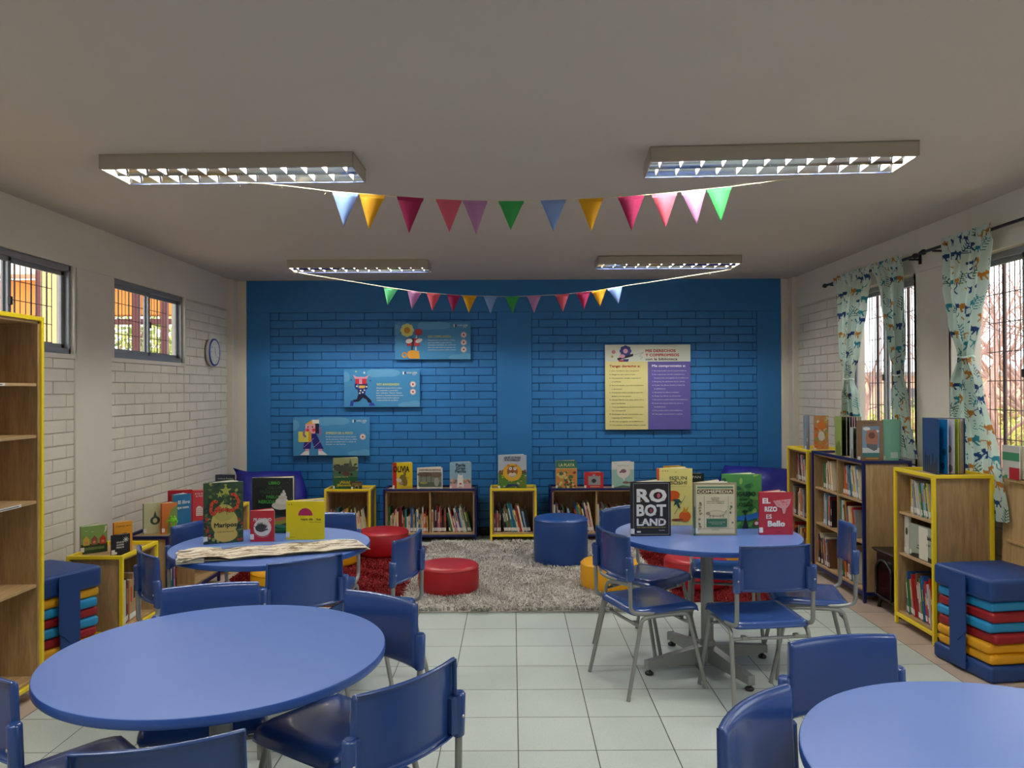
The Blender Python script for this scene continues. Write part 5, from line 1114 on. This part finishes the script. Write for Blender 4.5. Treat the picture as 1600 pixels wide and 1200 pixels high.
fan_book('blue fanned picture book with bright pages on the near yellow shelf by the right wall', (2.648, 4.95, ZR), .235, .345, [(20, 120, 190), (214, 206, 216), (140, 170, 40), (226, 200, 60), (200, 210, 226), (216, 120, 150), (150, 60, 70)], [-97, -82, -70, -61, -55, -50, -46, -43, -39], ((36, 76, 124), (40, 80, 130)))
M_, cell = NEARCELL
# landscape book facing out on the middle shelf of the near yellow unit
pue = [('e', .6, .04, .6, .12, (40, 44, 40)), ('l', [(.42, .1), (.42, .5)], .025, (30, 32, 30)), ('l', [(.32, .40), (.52, .40)], .02, (30, 32, 30)), ('l', [(.30, .32), (.54, .32)], .02, (30, 32, 30)), ('t', 'Pueblo', .50, .66, .13, (30, 32, 30), .46, 'l', .01), ('t', 'al sur', .70, .48, .08, (30, 32, 30), .2)]
t = picture_book('grey landscape book with a pole and village silhouette, facing out on the near yellow shelf', (0, 0, 0), 0, .27, .205, (160, 170, 156), pue, group=None, ang=5, ts=.012, leaves=1)
t.matrix_world = M_ @ T(cell[0]+.10, .035, cell[2]+.001)
t = picture_book('narrow white book beside the grey landscape book on the near yellow shelf', (0, 0, 0), 0, .05, .24, (200, 200, 190), [('e', .5, .6, .3, .1, (60, 80, 60))], ang=6, ts=.014, leaves=1)
t.matrix_world = M_ @ T(cell[0]+.035, .035, cell[2]+.001)
picture_book('small green, white and red book on the display easel at the right edge', (2.870, 4.50, 1.001), -90, .15, .19, (206, 206, 202), [('r', 0, .55, 1, .25, (70, 150, 110)), ('r', .4, .0, .6, .35, (190, 40, 60)), ('r', .0, .0, .3, .1, (80, 150, 110))], ang=12)

# ------------------------------------------------------------------ wall posters
def poster(label, px0, px1, py0, py1, col, items, group=None):
    Y = YB-.022; x0 = (px0-800)*Y/1200; x1 = (px1-800)*Y/1200; c = ((px0+px1)/2-800)*.00436
    z1 = CAM_H+(608-py0-c)*Y/1200; z0 = CAM_H+(608-py1-c)*Y/1200
    m = MB(); W, H = x1-x0, z1-z0; m.box(0, W, 0, .004, 0, H, C(col, .35), .0008); draw(m, scale(items, W, H), step=.0001, box=(W, H))
    for x in (.04, .96):
        for z in (.06, .94): m.box(W*x-.006, W*x+.006, .004, .02, H*z-.006, H*z+.006, PAGE)
    o = m.build('poster', None, (x0, Y-.004, z0)); props(o, label, 'poster', group); return o
LB, LB2, YT, PK = (64, 138, 190), (90, 156, 200), (206, 206, 110), (214, 150, 180)
def clouds(): return [('e', .42, .90, .12, .12, LB2), ('e', .52, .94, .13, .14, LB2), ('e', .62, .90, .12, .10, LB2), ('e', .84, .05, .13, .08, LB2), ('e', .93, .03, .1, .14, LB2), ('e', .02, .8, .06, .14, LB2)]
def logo(): return [('r', .775, .86, .018, .075, WH), ('r', .797, .87, .018, .06, (30, 50, 90)), ('t', 'VIVA LEER', .825, .88, .05, WH, .14), ('t', 'COPEC', .90, .84, .03, WH, .05)]
def stars(zs, x=.91):
    o_ = []
    for z in zs: o_ += [('c', x, z, .040, (200, 200, 206)), ('c', x, z, .035, (190, 90, 100)), ('c', x, z, .030, WH), ('s', x, z, .024, (160, 30, 44))]
    return o_
def lines(rows, x, z, dz, wd): return [('t', r_, x, z-dz*i, .032, (220, 228, 234), wd*len(r_)/32) for i, r_ in enumerate(rows)]
G9 = 'light blue reading level posters on the blue wall'
p1 = clouds()+logo()+[('t', 'EMPIEZO DE A POCO', .43, .56, .06, YT, .35, 'l', .012)]+lines(['El libro ilustraciones como parte', 'de la historia. Para niños y niñas', 'que aún no saben leer o recién se', 'inician en las letras.'], .43, .48, .065, .38)+stars([.49])
p1 += [('p', [(.16, .82), (.26, .95), (.29, .82), (.29, .76), (.16, .76)], (222, 170, 40)), ('r', .25, .84, .09, .10, WH), ('r', .29, .58, .05, .26, (22, 24, 60)), ('r', .16, .58, .13, .24, (226, 160, 178)), ('c', .195, .75, .010, KW), ('c', .255, .75, .010, KW), ('c', .19, .67, .022, (210, 50, 60)), ('c', .27, .67, .022, (210, 50, 60)), ('l', [(.35, .74), (.36, .6), (.34, .52)], .025, (150, 110, 160)),
       ('p', [(.17, .58), (.30, .58), (.40, .18), (.28, .18), (.24, .46), (.23, .18), (.13, .18)], (34, 30, 120)), ('r', .07, .36, .16, .27, (216, 210, 90)), ('r', .20, .36, .04, .27, (214, 160, 40)), ('l', [(.14, .66), (.14, .52), (.17, .5)], .025, (150, 110, 160)), ('r', .16, .12, .05, .06, PK), ('r', .33, .12, .05, .06, PK), ('p', [(.09, .02), (.21, .02), (.21, .13), (.15, .12)], WH), ('p', [(.33, .13), (.39, .12), (.45, .02), (.33, .02)], WH)]
for k in range(10): p1.append(('e', .15+.022*k, .24+.04*(k*7 % 6), .012, .008, PK, 40))
poster('light blue poster with a striding figure carrying a yellow book, lowest of the three', 458, 577.5, 652, 712, LB, p1, G9)
p2 = clouds()+logo()+[('t', 'VOY AVANZANDO', .43, .57, .06, YT, .30, 'l', .012)]+lines(['Diseñados para niños y niñas', 'que empiezan o ya pueden', 'leer solos/as. Tienen textos', 'breves y muchas ilustraciones,', 'ambos importantes para la', 'comprensión de un libro.'], .43, .49, .065, .38)+stars([.60, .40])
p2 += [('p', [(.12, .86), (.15, .74), (.30, .74), (.34, .86), (.28, .80), (.17, .80)], PK), ('r', .15, .60, .15, .15, (190, 40, 50)), ('r', .20, .60, .04, .14, PK), ('r', .20, .50, .08, .10, (214, 170, 60)), ('r', .19, .57, .10, .04, (30, 34, 90)), ('p', [(.18, .50), (.29, .50), (.28, .34), (.19, .34)], (30, 34, 120)), ('l', [(.19, .48), (.155, .52), (.16, .62)], .03, (30, 34, 120)), ('l', [(.28, .48), (.305, .52), (.295, .62)], .03, (30, 34, 120)), ('p', [(.19, .34), (.28, .34), (.36, .18), (.37, .12), (.32, .12), (.30, .2), (.25, .25), (.20, .15), (.12, .13), (.12, .19), (.17, .21)], (18, 20, 54)), ('p', [(.08, .03), (.12, .03), (.13, .17), (.09, .17)], (40, 60, 160)), ('p', [(.33, .04), (.41, .04), (.39, .11), (.34, .12)], (40, 60, 160)), ('s', .27, .91, .02, WH), ('c', .16, .94, .01, YT), ('s', .08, .58, .012, (214, 170, 60)), ('s', .35, .70, .012, (18, 20, 54)), ('s', .10, .72, .012, (18, 20, 54))]
for (x, z) in ((.22, .44), (.25, .39), (.21, .37), (.27, .45), (.17, .55), (.3, .54)): p2.append(('c', x, z, .011, (206, 220, 160)))
poster('light blue poster with a running figure holding a red box overhead, middle of the three', 537.5, 656, 577, 636, LB, p2, G9)
p3 = clouds()+logo()+[('t', 'LEO COMO AVIÓN', .44, .58, .06, YT, .30, 'l', .012)]+lines(['Destinados a los niños y niñas', 'que leen bien y que tienen', 'intereses marcados. Se conforma', 'por una selección de textos de', 'aventuras y países sobre otros.'], .44, .50, .065, .38)+stars([.65, .45, .26])
for k in range(8): a = k*math.pi/4; p3.append(('e', .165+.055*math.cos(a), .78+.11*math.sin(a), .036, .072, (216, 214, 130)))
p3 += [('c', .165, .78, .042, (200, 140, 40)), ('e', .315, .73, .05, .09, (190, 50, 50)), ('l', [(.29, .64), (.28, .5)], .014, WH), ('r', .16, .36, .17, .20, (180, 34, 46)), ('r', .225, .34, .03, .22, (24, 24, 50)), ('e', .19, .49, .045, .06, WH, 10), ('e', .32, .50, .05, .05, WH, 20), ('l', [(.23, .34), (.23, .24)], .02, (24, 24, 50)), ('l', [(.28, .34), (.28, .24)], .02, (200, 206, 220)), ('c', .13, .12, .038, (216, 150, 40)), ('c', .13, .12, .022, LB), ('p', [(.17, .2), (.22, .25), (.32, .22), (.33, .02), (.19, .02), (.17, .1)], (216, 150, 40))]
poster('light blue poster with a flower headed figure reading, highest of the three', 617, 735.5, 503, 561.5, LB, p3, G9)
p4 = [('r', 0, 0, .5, .80, (212, 204, 140)), ('r', .5, 0, .5, .80, (92, 84, 160))]
for k in range(8): a = k*math.pi/4; p4.append(('e', .24+.042*math.cos(a), .925+.042*math.sin(a), .028, .026, (50, 54, 130)))
p4 += [('c', .24, .925, .028, (206, 150, 180)), ('c', .10, .915, .022, (206, 130, 150)), ('c', .085, .86, .014, (190, 160, 60)), ('p', [(.14, .84), (.33, .895), (.33, .865), (.15, .815)], (24, 20, 50)), ('e', .20, .865, .035, .022, PK), ('r', .16, .80, .06, .02, (170, 40, 50)), ('p', [(.21, .83), (.28, .83), (.27, .80), (.22, .80)], (50, 54, 130)), ('l', [(.34, .88), (.45, .91), (.40, .87), (.44, .85), (.41, .83)], .005, (150, 160, 170)),
       ('t', 'MIS DERECHOS', .475, .912, .032, (170, 34, 40), .35, 'l', .02), ('t', 'Y COMPROMISOS', .475, .862, .032, (170, 34, 40), .39, 'l', .02), ('t', 'con la biblioteca', .475, .815, .030, (24, 30, 60), .37, 'l', .01), ('t', 'Tengo derecho a:', .05, .735, .028, (170, 34, 40), .36, 'l', .015), ('t', 'Me comprometo a:', .55, .737, .028, (226, 226, 236), .39, 'l', .015)]
r1 = ['1. Leer los libros que me gustan', '2. Elegir lo que quiero leer', '3. Una atención amable, respetuosa', '    y cariñosa', '4. Ser escuchado, con mis inquietudes', '    y opiniones', '5. Conversar sobre los libros que me', '    gustan y no me gustan', '6. Llevar libros a la casa, para mí y', '    para mi familia', '7. Usar la biblioteca en los horarios', '    que corresponda', '8. Participar de las actividades que', '    organiza la biblioteca', '9. No ser castigado en la biblioteca', '10. Un espacio ordenado, limpio y lindo']
r2 = ['1. Ser responsable con mi comportamiento', '2. Ser respetuoso con mis compañeros y', '    las personas encargadas de la biblioteca', '3. Respetar las opiniones de los demás', '4. Cuidar los libros dentro y fuera de', '    la biblioteca', '5. Devolver los libros a tiempo', '6. Dejar los libros en el carrito', '7. No correr ni gritar dentro de la biblioteca', '8. Lavar mis manos antes de entrar a', '    la biblioteca', '9. No comer dentro de la biblioteca', '10. No jugar con los pouf y cojines']
z = .685
for s_ in r1: sub = s_.startswith('  '); p4.append(('t', s_.strip(), .075 if sub else .05, z, .013, (60, 56, 44), .0108*len(s_.strip()))); z -= .0425 if not sub else .0425; z += .017 if False else 0
z = .685
for s_ in r2: sub = s_.startswith('  '); p4.append(('t', s_.strip(), .575 if sub else .55, z, .013, (214, 212, 232), min(.41, .0100*len(s_.strip())))); z -= .0425
poster('large white, yellow and purple poster of library rights and duties', 945.5, 1079, 538.5, 671, (206, 212, 200), p4)
